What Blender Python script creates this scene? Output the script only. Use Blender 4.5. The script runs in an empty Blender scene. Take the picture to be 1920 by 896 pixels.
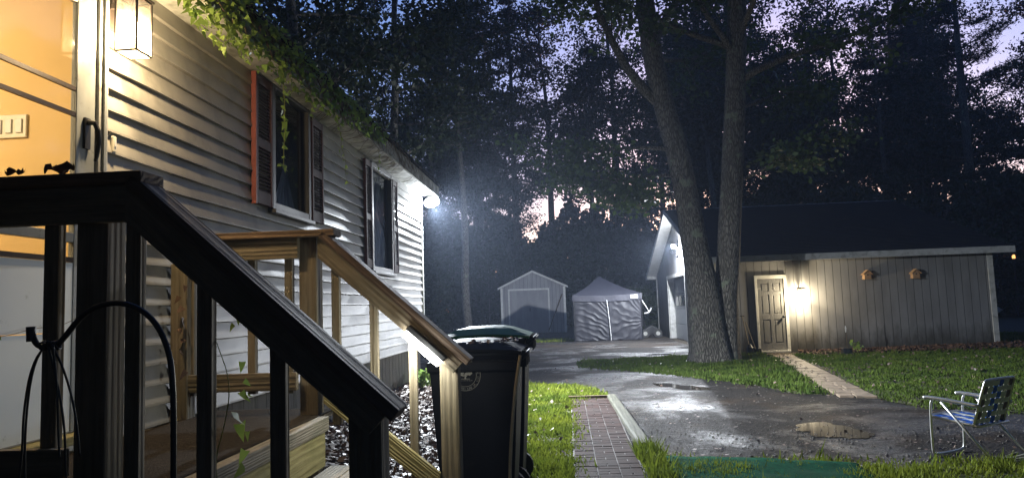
import bpy, math, random
import numpy as np
from mathutils import Vector, Matrix, noise
random.seed(7); RN = np.random.default_rng(11)
D = bpy.data; SC = bpy.context.scene; COL = SC.collection
PI = math.pi; rad = math.radians

# ------------------------------------------------------------------ materials
def new_mat(name):
    m = D.materials.new(name); m.use_nodes = True
    nt = m.node_tree; b = nt.nodes['Principled BSDF']
    return m, nt, b
def N(nt, t, **kw):
    n = nt.nodes.new(t)
    for k, v in kw.items():
        if k in n.inputs.keys() if isinstance(k, str) else False: n.inputs[k].default_value = v
        else: setattr(n, k, v)
    return n
def L(nt, a, b): nt.links.new(a, b)
def rgb(c): return (c[0], c[1], c[2], 1)
def ramp(nt, fac, stops):
    r = nt.nodes.new('ShaderNodeValToRGB'); L(nt, fac, r.inputs[0])
    els = r.color_ramp.elements
    while len(els) < len(stops): els.new(.5)
    for e, (p, c) in zip(els, stops): e.position = p; e.color = rgb(c) if len(c) == 3 else c
    return r.outputs[0]
def coords(nt, scale=(1,1,1), rot=(0,0,0)):
    tc = nt.nodes.new('ShaderNodeTexCoord'); mp = nt.nodes.new('ShaderNodeMapping')
    mp.inputs['Scale'].default_value = scale; mp.inputs['Rotation'].default_value = rot
    L(nt, tc.outputs['Object'], mp.inputs[0]); return mp.outputs[0]
def noise_n(nt, vec, scale, detail=5, rough=.55, dist=0):
    n = nt.nodes.new('ShaderNodeTexNoise'); L(nt, vec, n.inputs['Vector'])
    n.inputs['Scale'].default_value = scale; n.inputs['Detail'].default_value = detail
    n.inputs['Roughness'].default_value = rough; n.inputs['Distortion'].default_value = dist
    return n.outputs['Fac']
def bump(nt, b, h, strength=.4, dist=.01):
    n = nt.nodes.new('ShaderNodeBump'); n.inputs['Strength'].default_value = strength
    n.inputs['Distance'].default_value = dist; L(nt, h, n.inputs['Height']); L(nt, n.outputs[0], b.inputs['Normal']); return n
def mixc(nt, fac, a, b_, mode='MIX'):
    n = nt.nodes.new('ShaderNodeMix'); n.data_type = 'RGBA'; n.blend_type = mode
    if isinstance(fac, (int, float)): n.inputs[0].default_value = fac
    else: L(nt, fac, n.inputs[0])
    for s, v in ((6, a), (7, b_)):
        if isinstance(v, tuple): n.inputs[s].default_value = rgb(v)
        else: L(nt, v, n.inputs[s])
    return n.outputs[2]
def pm(name, c1, c2=None, scale=4, rough=.7, bs=30, bd=.004, bst=.4, stretch=(1,1,1), metal=0, spec=.4, lo=.35, hi=.65, dirt=None, dscale=2, dlo=.5, dhi=.7, rvar=0):
    m, nt, b = new_mat(name); v = coords(nt, stretch)
    c2 = c2 or tuple(x*.7 for x in c1)
    col = ramp(nt, noise_n(nt, v, scale), [(lo, c1), (hi, c2)])
    if dirt: 
        f = ramp(nt, noise_n(nt, v, dscale, 8, .65), [(dlo, (0,0,0)), (dhi, (1,1,1))])
        col = mixc(nt, f, col, dirt)
    L(nt, col, b.inputs['Base Color'])
    b.inputs['Roughness'].default_value = rough; b.inputs['Metallic'].default_value = metal
    b.inputs['Specular IOR Level'].default_value = spec
    if rvar:
        r = nt.nodes.new('ShaderNodeMapRange'); L(nt, noise_n(nt, v, scale*3), r.inputs[0])
        r.inputs[3].default_value = rough-rvar; r.inputs[4].default_value = rough+rvar; L(nt, r.outputs[0], b.inputs['Roughness'])
    if bst: bump(nt, b, noise_n(nt, v, bs, 6, .6), bst, bd)
    return m
def wood(name, axis, light, dark, rot=(0,0,0), rough=.75, gr=1.0):
    m, nt, b = new_mat(name)
    s = [11, 11, 11]; s['xyz'.index(axis)] = .55
    v = coords(nt, (1,1,1), rot); mp = nt.nodes.new('ShaderNodeMapping'); mp.inputs['Scale'].default_value = s; L(nt, v, mp.inputs[0])
    w = nt.nodes.new('ShaderNodeTexWave'); w.wave_type = 'RINGS'; w.rings_direction = axis.upper()
    w.inputs['Scale'].default_value = 1.1*gr; w.inputs['Distortion'].default_value = 9; w.inputs['Detail'].default_value = 4; w.inputs['Detail Scale'].default_value = .9
    L(nt, mp.outputs[0], w.inputs['Vector'])
    n1 = noise_n(nt, mp.outputs[0], 5, 7, .7); n2 = noise_n(nt, v, 3.5, 5, .6)
    mid_ = tuple(a*.72+b*.28 for a, b in zip(light, dark)); c = ramp(nt, w.outputs['Fac'], [(.0, mid_), (.3, light), (.8, tuple(x*.9 for x in light)), (1, mid_)])
    c = mixc(nt, ramp(nt, n1, [(.45, (0,0,0)), (.75, (1,1,1))]), c, tuple(x*.55 for x in dark))
    c = mixc(nt, ramp(nt, n2, [(.4, (0,0,0)), (.7, (.7,.7,.7))]), c, (light[0]*.45, light[1]*.5, light[2]*.45))
    L(nt, c, b.inputs['Base Color']); b.inputs['Roughness'].default_value = rough; b.inputs['Specular IOR Level'].default_value = .3
    mx = nt.nodes.new('ShaderNodeMath'); mx.operation = 'ADD'; L(nt, w.outputs['Fac'], mx.inputs[0]); L(nt, n1, mx.inputs[1])
    bump(nt, b, mx.outputs[0], .7, .004)
    return m
def emis(name, c, s):
    m, nt, b = new_mat(name); b.inputs['Base Color'].default_value = rgb(c)
    b.inputs['Emission Color'].default_value = rgb(c); b.inputs['Emission Strength'].default_value = s; return m
def glass(name, tint=(1,1,1), gl=.12, rough=.03, wob=0.0, scale=3):
    m, nt, b = new_mat(name); nt.nodes.remove(b)
    t = nt.nodes.new('ShaderNodeBsdfTransparent'); t.inputs[0].default_value = rgb(tint)
    g = nt.nodes.new('ShaderNodeBsdfGlossy'); g.inputs['Roughness'].default_value = rough
    mx = nt.nodes.new('ShaderNodeMixShader'); mx.inputs[0].default_value = gl
    L(nt, t.outputs[0], mx.inputs[1]); L(nt, g.outputs[0], mx.inputs[2])
    L(nt, mx.outputs[0], nt.nodes['Material Output'].inputs[0])
    if wob:
        v = coords(nt); bp = nt.nodes.new('ShaderNodeBump'); bp.inputs['Strength'].default_value = wob; bp.inputs['Distance'].default_value = .02
        L(nt, noise_n(nt, v, scale, 3), bp.inputs['Height']); L(nt, bp.outputs[0], g.inputs['Normal'])
    return m
def leafmat(name, c1, c2, trans=.35, rough=.5, spec=.3):
    m, nt, b = new_mat(name); v = coords(nt)
    oi = nt.nodes.new('ShaderNodeObjectInfo')
    col = ramp(nt, noise_n(nt, v, 1.7, 4, .7), [(.3, c1), (.7, c2)])
    L(nt, col, b.inputs['Base Color']); b.inputs['Roughness'].default_value = rough; b.inputs['Specular IOR Level'].default_value = spec
    tr = nt.nodes.new('ShaderNodeBsdfTranslucent'); L(nt, col, tr.inputs[0])
    mx = nt.nodes.new('ShaderNodeMixShader'); mx.inputs[0].default_value = trans
    L(nt, b.outputs[0], mx.inputs[1]); L(nt, tr.outputs[0], mx.inputs[2]); L(nt, mx.outputs[0], nt.nodes['Material Output'].inputs[0])
    return m

M = {}
WL, WD = (.235,.195,.14), (.12,.095,.065)
for ax in 'xyz': M['wood_'+ax] = wood('weathered_wood_'+ax, ax, WL, WD)
M['wood_s'] = wood('weathered_wood_slope', 'x', WL, WD, rot=(0, -rad(43), 0))
M['cap'] = wood('rail_cap_wood', 'x', (.2,.13,.085), (.06,.038,.026))
M['cap_s'] = wood('rail_cap_slope', 'x', (.14,.095,.075), (.06,.038,.026), rot=(0, -rad(43), 0))
M['newwood'] = wood('new_treated_wood', 'y', (.42,.37,.18), (.27,.21,.09), gr=.6)
M['tread'] = wood('tread_wood', 'y', (.36,.32,.26), (.14,.11,.08), gr=2)
M['siding'] = pm('vinyl_siding', (.33,.315,.285), (.285,.275,.255), scale=1.5, rough=.42, bs=4, bd=.006, bst=.35, spec=.45, dirt=(.15,.15,.135), dscale=3, dlo=.48, dhi=.8)
M['white'] = pm('white_trim', (.72,.72,.70), (.6,.6,.57), scale=6, rough=.5, bs=40, bst=.15, dirt=(.3,.3,.28), dscale=9, dlo=.55, dhi=.8)
M['soffit'] = pm('soffit_white', (.6,.6,.56), (.42,.42,.38), scale=6, rough=.6, bs=20, bst=.3, dirt=(.12,.12,.09), dscale=6, dlo=.45, dhi=.75)
M['fascia'] = pm('mossy_fascia', (.34,.34,.29), (.2,.2,.16), scale=8, rough=.85, bs=30, bst=.6, dirt=(.06,.065,.035), dscale=5, dlo=.4, dhi=.65)
M['shingle'] = pm('dark_shingle', (.014,.015,.018), (.008,.008,.010), scale=30, rough=.95, bs=80, bst=.6, bd=.01, spec=.05, dirt=(.03,.035,.02), dscale=2, dlo=.55, dhi=.8)
M['skirt'] = pm('skirting_boards', (.22,.21,.19), (.15,.14,.13), scale=5, rough=.8, stretch=(1,3,.6), dirt=(.08,.09,.06), dscale=3)
M['door'] = pm('storm_door_panel', (.82,.87,.89), (.78,.83,.86), scale=2, rough=.45, bst=.1, dirt=(.4,.44,.42), dscale=12, dlo=.62, dhi=.78)
M['alu'] = pm('door_aluminium', (.3,.32,.33), (.24,.26,.27), scale=8, rough=.45, bst=.1, dirt=(.12,.12,.1), dscale=18, dlo=.58, dhi=.7)
M['maroon'] = pm('maroon_shutter', (.085,.034,.034), (.05,.024,.026), scale=6, rough=.7, bs=50, bst=.3, spec=.2, dirt=(.10,.08,.075), dscale=12, dlo=.6, dhi=.85)
M['litedge'] = pm('lamplit_red_edge', (.24,.055,.045), (.19,.045,.035), scale=12, rough=.6, bst=.2)  # lamplight on the first shutter's outer edge, put into a brighter red
M['darkframe'] = pm('window_frame_dark', (.07,.07,.075), (.045,.045,.05), rough=.5, bst=.1)
M['curtain'] = pm('curtain_cloth', (.5,.47,.40), (.08,.08,.09), scale=2.2, rough=.9, stretch=(1,2,.6), bst=.2)
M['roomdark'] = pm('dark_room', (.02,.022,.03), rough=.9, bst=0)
M['orange'] = pm('orange_room_wall', (.75,.55,.27), (.7,.5,.24), scale=2, rough=.8, bst=.1, dirt=(.35,.24,.12), dscale=25, dlo=.7, dhi=.78)
M['ivory'] = pm('ivory_plastic', (.7,.66,.55), rough=.4, bst=0)
M['black'] = pm('black_metal', (.018,.018,.02), (.012,.012,.014), rough=.38, bs=60, bst=.1, spec=.5)
M['bronze'] = pm('bronze_frame', (.09,.07,.06), rough=.4, metal=.6, bst=.1)
M['rubber'] = pm('rubber_mat', (.035,.033,.032), (.02,.02,.02), scale=10, rough=.75, bs=150, bd=.004, bst=.8)
M['deckmat'] = pm('ribbed_deck_mat', (.055,.045,.034), (.032,.026,.02), scale=55, rough=.95, bs=110, bd=.012, bst=1, spec=.05, dirt=(.11,.09,.065), dscale=30, dlo=.6, dhi=.75)
M['binblack'] = pm('black_bin_plastic', (.012,.014,.022), (.009,.011,.018), scale=3, rough=.55, bs=25, bd=.004, bst=.25, spec=.12, dirt=(.03,.03,.03), dscale=5, dlo=.62, dhi=.9)
M['bingreen'] = pm('green_lid_plastic', (.012,.10,.05), (.01,.075,.04), scale=3, rough=.5, bs=20, bst=.2)
M['seal'] = pm('grey_print', (.34,.34,.33), (.26,.26,.25), scale=30, rough=.6, bst=0)
M['tan'] = pm('tan_strap', (.42,.37,.27), (.3,.26,.2), rough=.7)
M['gwall'] = pm('garage_boards', (.20,.20,.205), (.155,.155,.16), scale=3, rough=.8, stretch=(1,1,.25), bs=25, bst=.5, dirt=(.12,.115,.105), dscale=2.5, dlo=.5, dhi=.85)
def splash(m, col, z0=.0, z1=.9):
    nt = m.node_tree; b = nt.nodes['Principled BSDF']; src = b.inputs['Base Color'].links[0].from_socket
    g = nt.nodes.new('ShaderNodeNewGeometry'); sx = nt.nodes.new('ShaderNodeSeparateXYZ'); L(nt, g.outputs['Position'], sx.inputs[0])
    mr = nt.nodes.new('ShaderNodeMapRange'); mr.inputs[1].default_value = z0; mr.inputs[2].default_value = z1; mr.inputs[3].default_value = .45; mr.inputs[4].default_value = -.25; L(nt, sx.outputs['Z'], mr.inputs[0])
    n1 = noise_n(nt, coords(nt, (1,1,.35)), 4, 8, .7); ad = nt.nodes.new('ShaderNodeMath'); ad.operation = 'ADD'; L(nt, n1, ad.inputs[0]); L(nt, mr.outputs[0], ad.inputs[1])
    f = ramp(nt, ad.outputs[0], [(.48, (0,0,0)), (.85, (1,1,1))]); L(nt, mixc(nt, f, src, col), b.inputs['Base Color'])
M['groove'] = pm('groove_dark', (.05,.048,.045), rough=.9, bst=0)
splash(M['gwall'], (.06,.058,.05))
M['gtrim'] = pm('garage_trim', (.46,.46,.45), (.36,.36,.34), scale=5, rough=.7, bst=.3, dirt=(.2,.2,.18), dscale=6)
M['gdoor'] = pm('overhead_door', (.24,.26,.28), (.2,.21,.23), rough=.35, bst=.1)
M['gpane'] = pm('door_pane_dark', (.03,.035,.045), rough=.12, bst=0, spec=.8)
M['walkdoor'] = pm('grey_door', (.19,.19,.19), (.165,.165,.165), scale=2, rough=.5, bst=.15, dirt=(.5,.49,.46), dscale=7, dlo=.64, dhi=.72)
M['shedwall'] = pm('shed_boards', (.36,.355,.37), (.28,.28,.3), scale=3, rough=.8, stretch=(1,1,.3), bst=.4)
M['tentblack'] = pm('tent_black_fabric', (.03,.03,.036), (.022,.022,.028), rough=.55, bs=8, bst=.3, bd=.02, spec=.3)
M['tentroof'] = pm('tent_grey_fabric', (.035,.035,.047), (.028,.028,.038), rough=.6, bs=8, bst=.3, bd=.02)
M['brick'] = None
M['timber'] = wood('landscape_timber', 'y', (.10,.095,.07), (.05,.045,.035), gr=1.5)
M['chalu'] = pm('chair_aluminium', (.62,.62,.6), (.5,.5,.48), rough=.35, metal=.75, bst=.05)
M['webblue'] = pm('web_blue', (.02,.11,.48), (.015,.09,.4), scale=40, rough=.6)
M['webcream'] = pm('web_cream', (.62,.61,.48), (.55,.54,.42), scale=40, rough=.6)
M['webbrown'] = pm('web_brown', (.12,.09,.06), (.1,.07,.045), scale=40, rough=.6)
M['cedar'] = pm('cedar_birdhouse', (.42,.26,.13), (.32,.19,.1), scale=8, rough=.8, stretch=(1,1,.4), bs=50)
M['leafdead'] = pm('dead_leaf', (.10,.055,.035), (.05,.03,.02), scale=30, rough=.8)
M['cord'] = pm('black_cord', (.03,.03,.03), rough=.35, bst=0, spec=.6)
M['stem'] = pm('vine_stem', (.13,.09,.05), (.08,.055,.03), rough=.85)
M['gstem'] = pm('green_vine_stem', (.22,.26,.07), (.14,.17,.05), rough=.7)
M['bark'] = None
M['foliage'] = leafmat('forest_leaf', (.028,.042,.018), (.05,.068,.028))
M['pinefol'] = leafmat('pine_needle', (.025,.042,.022), (.04,.06,.03), trans=.15)
M['maplefol'] = leafmat('maple_leaf', (.05,.085,.03), (.08,.12,.045), trans=.4)
M['ivy'] = leafmat('vine_leaf', (.10,.19,.035), (.27,.36,.09), trans=.4, rough=.45)
M['grass'] = leafmat('grass_blade', (.075,.12,.014), (.23,.265,.03), trans=.3, rough=.7, spec=.08)
M['grass_dim'] = leafmat('shaded_grass_blade', (.04,.075,.013), (.12,.165,.028), trans=.3, rough=.7, spec=.08)  # darker copy of the blade colour, standing in for weaker light on these lawns
M['grassbase'] = pm('grass_soil', (.05,.065,.02), (.07,.06,.03), scale=9, rough=.95, bs=60, bst=.7, bd=.02, dirt=(.05,.035,.02), dscale=3, dlo=.5, dhi=.65)
M['soil'] = pm('forest_floor', (.05,.038,.028), (.035,.03,.02), scale=2, rough=.95, bs=12, bst=.8, bd=.06)
M['leafbed'] = pm('leaf_bed_soil', (.09,.065,.05), (.05,.038,.03), scale=12, rough=.8, bs=40, bst=.9, bd=.03)
M['litter'] = pm('fallen_leaf', (.20,.14,.11), (.07,.045,.035), scale=9, rough=.5, bst=0, spec=.5)
M['stone'] = pm('pale_chip', (.20,.185,.165), (.10,.09,.08), scale=9, rough=.6, bst=.2)
M['turf'] = pm('green_turf_mat', (.010,.065,.034), (.008,.035,.02), scale=30, rough=1, spec=.03, bs=200, bst=.8, bd=.008, dirt=(.02,.05,.03), dscale=3)
M['housefar'] = pm('far_house_wall', (.22,.25,.36), (.18,.2,.3), rough=.8)
M['grille'] = pm('white_plastic', (.7,.7,.7), rough=.4, bst=0)
M['paver'] = pm('path_paver', (.27,.205,.145), (.18,.135,.095), scale=6, rough=.6, bs=30, bst=.5, dirt=(.1,.08,.06), dscale=4)

def bark_mat():
    m, nt, b = new_mat('tree_bark'); v = coords(nt, (1,1,.22))
    vo = nt.nodes.new('ShaderNodeTexVoronoi'); vo.feature = 'DISTANCE_TO_EDGE'; vo.inputs['Scale'].default_value = 30
    nn = nt.nodes.new('ShaderNodeTexNoise'); nn.inputs['Scale'].default_value = 6; L(nt, v, nn.inputs['Vector'])
    L(nt, mixc(nt, .12, v, nn.outputs['Color']), vo.inputs['Vector'])
    c = ramp(nt, vo.outputs['Distance'], [(0, (.045,.04,.032)), (.2, (.21,.19,.16))])
    v2 = coords(nt); li = ramp(nt, noise_n(nt, v2, 3.2, 5, .6), [(.60, (0,0,0)), (.66, (1,1,1))])
    c = mixc(nt, li, c, (.22,.24,.17)); L(nt, c, b.inputs['Base Color']); b.inputs['Roughness'].default_value = .9
    h = ramp(nt, vo.outputs['Distance'], [(0, (0,0,0)), (.25, (1,1,1))]); bump(nt, b, h, .9, .02)
    return m
M['bark'] = bark_mat()
def asphalt_mat():
    m, nt, b = new_mat('wet_asphalt'); v = coords(nt)
    big = noise_n(nt, v, .55, 6, .62, .4); mid = noise_n(nt, v, 2.4, 9, .78); med = noise_n(nt, v, 14, 4, .75); fine = noise_n(nt, v, 42, 3, .7)
    c = ramp(nt, mid, [(.36, (.010,.0095,.0095)), (.64, (.030,.027,.025))])
    c = mixc(nt, ramp(nt, med, [(.45, (0,0,0)), (.62, (.7,.7,.7))]), c, (.042,.037,.033))
    c = mixc(nt, ramp(nt, fine, [(.56, (0,0,0)), (.66, (1,1,1))]), c, (.09,.084,.076))
    c = mixc(nt, ramp(nt, noise_n(nt, v, .8, 5), [(.52, (0,0,0)), (.68, (.65,.65,.65))]), c, (.06,.04,.026))
    L(nt, c, b.inputs['Base Color'])
    r1 = ramp(nt, big, [(.40, (.62,)*3), (.52, (.50,)*3), (.62, (.26,)*3)])
    r2 = mixc(nt, ramp(nt, med, [(.5, (0,0,0)), (.6, (.55,.55,.55))]), r1, (.8,.8,.8)); L(nt, r2, b.inputs['Roughness'])
    L(nt, ramp(nt, big, [(.50, (.04,)*3), (.62, (.8,)*3)]), b.inputs['Specular IOR Level'])
    mth = nt.nodes.new('ShaderNodeMath'); mth.operation = 'MULTIPLY_ADD'; mth.inputs[1].default_value = .35; L(nt, fine, mth.inputs[0]); L(nt, mid, mth.inputs[2])
    m2 = nt.nodes.new('ShaderNodeMath'); m2.operation = 'MULTIPLY_ADD'; m2.inputs[1].default_value = .5; L(nt, med, m2.inputs[0]); L(nt, mth.outputs[0], m2.inputs[2])
    bump(nt, b, m2.outputs[0], 1.0, .05)
    return m
M['asphalt'] = asphalt_mat()
def brickpath_mat():
    m, nt, b = new_mat('brick_pavers'); v = coords(nt)
    c = ramp(nt, noise_n(nt, v, 7, 5), [(.3, (.05,.03,.025)), (.7, (.034,.025,.023))])
    c = mixc(nt, ramp(nt, noise_n(nt, v, 2, 6, .7), [(.5, (0,0,0)), (.75, (.8,.8,.8))]), c, (.05,.045,.04))
    L(nt, c, b.inputs['Base Color']); b.inputs['Roughness'].default_value = .8
    b.inputs['Specular IOR Level'].default_value = .1; bump(nt, b, noise_n(nt, v, 60, 4), .5, .006); return m
M['brick'] = brickpath_mat()
def water_mat():
    m, nt, b = new_mat('puddle_water'); b.inputs['Base Color'].default_value = (.035,.028,.02,1)
    b.inputs['Roughness'].default_value = .02; b.inputs['Specular IOR Level'].default_value = .8; return m
M['water'] = water_mat()

# ------------------------------------------------------------------ object helpers
def tagp(o, label, cat, group=None, kind=None):
    if label: o['label'] = label
    if cat: o['category'] = cat
    if group: o['group'] = group
    if kind: o['kind'] = kind
    return o
def thing(name, label, cat, loc=(0,0,0), group=None):
    o = D.objects.new(name, None); o.empty_display_size = .2; COL.objects.link(o); o.location = loc
    return tagp(o, label, cat, group)
def wloc(o):
    v = Vector((0,0,0))
    while o is not None: v += o.location; o = o.parent
    return v
def link(name, me, mat, parent=None, smooth=False, loc=None):
    mats = mat if isinstance(mat, (list, tuple)) else [mat]
    for m in mats: me.materials.append(m)
    o = D.objects.new(name, me); COL.objects.link(o)
    if parent: o.parent = parent
    if loc is not None: o.location = loc
    if smooth: me.polygons.foreach_set('use_smooth', [True]*len(me.polygons))
    return o
class MB:
    def __init__(s): s.v = []; s.f = []; s.mi = []
    def add(s, vs, fs, mi=0):
        n = len(s.v); s.v += [tuple(p) for p in vs]; s.f += [tuple(i+n for i in f) for f in fs]; s.mi += [mi]*len(fs); return s
    def box(s, x0, x1, y0, y1, z0, z1, mi=0):
        return s.add([(x0,y0,z0),(x1,y0,z0),(x1,y1,z0),(x0,y1,z0),(x0,y0,z1),(x1,y0,z1),(x1,y1,z1),(x0,y1,z1)],
            [(0,3,2,1),(4,5,6,7),(0,1,5,4),(1,2,6,5),(2,3,7,6),(3,0,4,7)], mi)
    def prism(s, pts, vec, mi=0):   # polygon pts (3d) extruded along vec
        n = len(pts); vec = Vector(vec); p2 = [tuple(Vector(p)+vec) for p in pts]
        return s.add(list(pts)+p2, [tuple(range(n))[::-1], tuple(range(n, 2*n))]+[(i,(i+1)%n,(i+1)%n+n,i+n) for i in range(n)], mi)
    def tube(s, pts, r, seg=8, mi=0, caps=True):
        pts = [Vector(p) for p in pts]; rs = r if isinstance(r, (list, tuple)) else [r]*len(pts)
        vs = []; fs = []; ref = None
        for i, p in enumerate(pts):
            d = (pts[min(i+1, len(pts)-1)]-pts[max(i-1, 0)])
            if d.length < 1e-9: d = Vector((0,0,1))
            d.normalize()
            if ref is None: ref = Vector((1,0,0)) if abs(d.x) < .8 else Vector((0,1,0))
            a = ref - d*ref.dot(d); a.normalize(); b = d.cross(a); ref = a
            for k in range(seg):
                t = 2*PI*k/seg; vs.append(p+(a*math.cos(t)+b*math.sin(t))*rs[i])
        for i in range(len(pts)-1):
            for k in range(seg):
                k2 = (k+1) % seg; fs.append((i*seg+k, i*seg+k2, (i+1)*seg+k2, (i+1)*seg+k))
        if caps: fs += [tuple(range(seg))[::-1], tuple(range((len(pts)-1)*seg, len(pts)*seg))]
        return s.add(vs, fs, mi)
    def build(s, name, mat, parent=None, smooth=False, bevel=0):
        off = wloc(parent) if parent else Vector((0,0,0))
        me = D.meshes.new(name); me.from_pydata([(p[0]-off.x, p[1]-off.y, p[2]-off.z) for p in s.v], [], s.f)
        o = link(name, me, mat, parent, smooth)
        if any(s.mi): me.polygons.foreach_set('material_index', s.mi)
        if bevel:
            b = o.modifiers.new('bevel', 'BEVEL'); b.width = bevel; b.segments = 2; b.limit_method = 'ANGLE'
        me.update(); return o
def npmesh(name, verts, k, mat, parent=None, loc=None, smooth=False):
    """verts (n*k,3): n separate k-gons"""
    n = len(verts)//k; me = D.meshes.new(name)
    me.vertices.add(n*k); me.vertices.foreach_set('co', np.asarray(verts, np.float32).ravel())
    me.loops.add(n*k); me.loops.foreach_set('vertex_index', np.arange(n*k, dtype=np.int32))
    me.polygons.add(n); me.polygons.foreach_set('loop_start', np.arange(0, n*k, k, dtype=np.int32))
    me.update(calc_edges=True); return link(name, me, mat, parent, smooth, loc)
def leafquads(c, size, rng=RN, flat=.0, aspect=.6):
    """diamond leaves at centres c (n,3)"""
    n = len(c); s = size*rng.uniform(.6, 1.25, (n,1))
    d = rng.normal(size=(n,3)); d[:,2] *= (1-flat); d /= np.linalg.norm(d, axis=1)[:,None]
    e = rng.normal(size=(n,3)); e[:,2] *= (1-flat); e = np.cross(d, e) if flat == 0 else e-d*(e*d).sum(1)[:,None]
    e /= np.linalg.norm(e, axis=1)[:,None]+1e-9
    out = np.empty((n,4,3)); out[:,0] = c-d*s*.5; out[:,1] = c+e*s*aspect*.5-d*s*.08; out[:,2] = c+d*s*.5; out[:,3] = c-e*s*aspect*.5-d*s*.08
    return out.reshape(-1,3)
def inpoly(x, y, poly):
    ins = np.zeros(len(x), bool); n = len(poly)
    for i in range(n):
        x0, y0 = poly[i]; x1, y1 = poly[(i+1) % n]
        if y0 == y1: continue
        c = ((y0 > y) != (y1 > y)) & (x < (x1-x0)*(y-y0)/(y1-y0)+x0); ins ^= c
    return ins
def smoothpoly(p, it=2):
    for _ in range(it):
        q = []
        for i in range(len(p)):
            a, b = p[i], p[(i+1) % len(p)]
            q += [(a[0]*.75+b[0]*.25, a[1]*.75+b[1]*.25), (a[0]*.25+b[0]*.75, a[1]*.25+b[1]*.75)]
        p = q
    return p
def jag(p, amp, it=2):
    for _ in range(it):
        q = []
        for i in range(len(p)):
            a, b = p[i], p[(i+1) % len(p)]; q.append(a)
            l = math.hypot(b[0]-a[0], b[1]-a[1])
            q.append(((a[0]+b[0])/2+random.uniform(-1,1)*amp*min(l,1), (a[1]+b[1])/2+random.uniform(-1,1)*amp*min(l,1)))
        p = q
    return p
def smoothpath(p, k=3):
    p = [Vector(q) for q in p]
    for _ in range(k):
        q = [p[0]]
        for i in range(len(p)-1): q += [p[i].lerp(p[i+1], .25), p[i].lerp(p[i+1], .75)]
        p = q+[p[-1]]
    return p
def sheet(name, poly, z, mat, kind='structure', parent=None):
    me = D.meshes.new(name); me.from_pydata([(x,y,z) for x,y in poly], [], [tuple(range(len(poly)))])
    o = link(name, me, mat, parent)
    if kind: o['kind'] = kind
    return o
def grass(name, poly, dens, h, z=0.0, w=.006, excl=None, mt='grass'):
    xs = [p[0] for p in poly]; ys = [p[1] for p in poly]
    A = (max(xs)-min(xs))*(max(ys)-min(ys)); n = int(A*dens)
    x = RN.uniform(min(xs), max(xs), n); y = RN.uniform(min(ys), max(ys), n)
    k = inpoly(x+RN.normal(0, .09, n), y+RN.normal(0, .14, n), poly)
    for e in (excl or []): k &= ~inpoly(x, y, e)
    cl = np.sin(x*5.1+y*2.3)+np.sin(y*6.7-x*3.1)+np.sin(x*13+1.3)*np.sin(y*11)
    k &= RN.uniform(-2.6, 1.0, n) < cl*.5+.55
    x, y, cl = x[k], y[k], cl[k]; n = len(x)
    hh = h*RN.uniform(.3, 1.2, n)*(1+.25*cl)*np.where(RN.uniform(0,1,n) > .985, 1.9, 1); ww = w*(1+y/13.)*RN.uniform(.7,1.4,n)
    a = RN.uniform(0, 2*PI, n); b = RN.uniform(0, 2*PI, n); ln = hh*RN.uniform(.1,.8,n)
    o = np.empty((n,3,3)); dx, dy = np.cos(a)*ww, np.sin(a)*ww
    o[:,0] = np.c_[x-dx, y-dy, np.full(n, z)]; o[:,1] = np.c_[x+dx, y+dy, np.full(n, z)]
    o[:,2] = np.c_[x+np.cos(b)*ln, y+np.sin(b)*ln, z+hh]
    ob = npmesh(name, o.reshape(-1,3), 3, M[mt]); ob['kind'] = 'stuff'; return ob

# ------------------------------------------------------------------ ground
sheet('ground', [(-110,-40),(150,-40),(150,170),(-110,170)], -.012, M['soil'])
drive = jag([(-3.6,12.5),(-2.2,6.5),(-1.3,4.0),(-1.2,-6),(9,-6),(13,2),(14,8.6),(8.5,8.6),(5.2,9.2),(4.4,9.8),(4.35,10.9),(5.0,13.5),(5.6,18.0),(3.95,20.0),(3.95,29.2),(2.9,29.0),(0.3,28.6),(-1.0,29),(-3.4,30.5),(-6,32),(-9,33),(-10,24),(-6,18)], .12, 2)
sheet('driveway', drive, -.004, M['asphalt'])
# leaf bed banked against the house
mb = MB(); nx, ny = 14, 60
for j in range(ny+1):
    for i in range(nx+1):
        t = i/nx; x = -2.45+1.65*t; y = 4.3+9.5*j/ny
        zz = .36*(1-t)**1.3+.02-.05*t**6 + noise.noise(Vector((x*3,y*3,0)))*.025
        mb.v.append((x, y, zz))
for j in range(ny):
    for i in range(nx):
        a = j*(nx+1)+i; mb.f.append((a, a+1, a+nx+2, a+nx+1)); mb.mi.append(0)
o = mb.build('ground_leaf_bed', M['leafbed'], smooth=True); o['kind'] = 'structure'
n = 9000; t = RN.uniform(0,1,n); y = RN.uniform(4.4, 13.5, n); x = -2.4+1.6*t
c = np.c_[x, y, .36*(1-t)**1.3+.035+RN.uniform(0,.03,n)]
o = npmesh('leaf_litter', leafquads(c, .065, flat=.7, aspect=.7), 4, M['litter']); o['kind'] = 'stuff'

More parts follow.
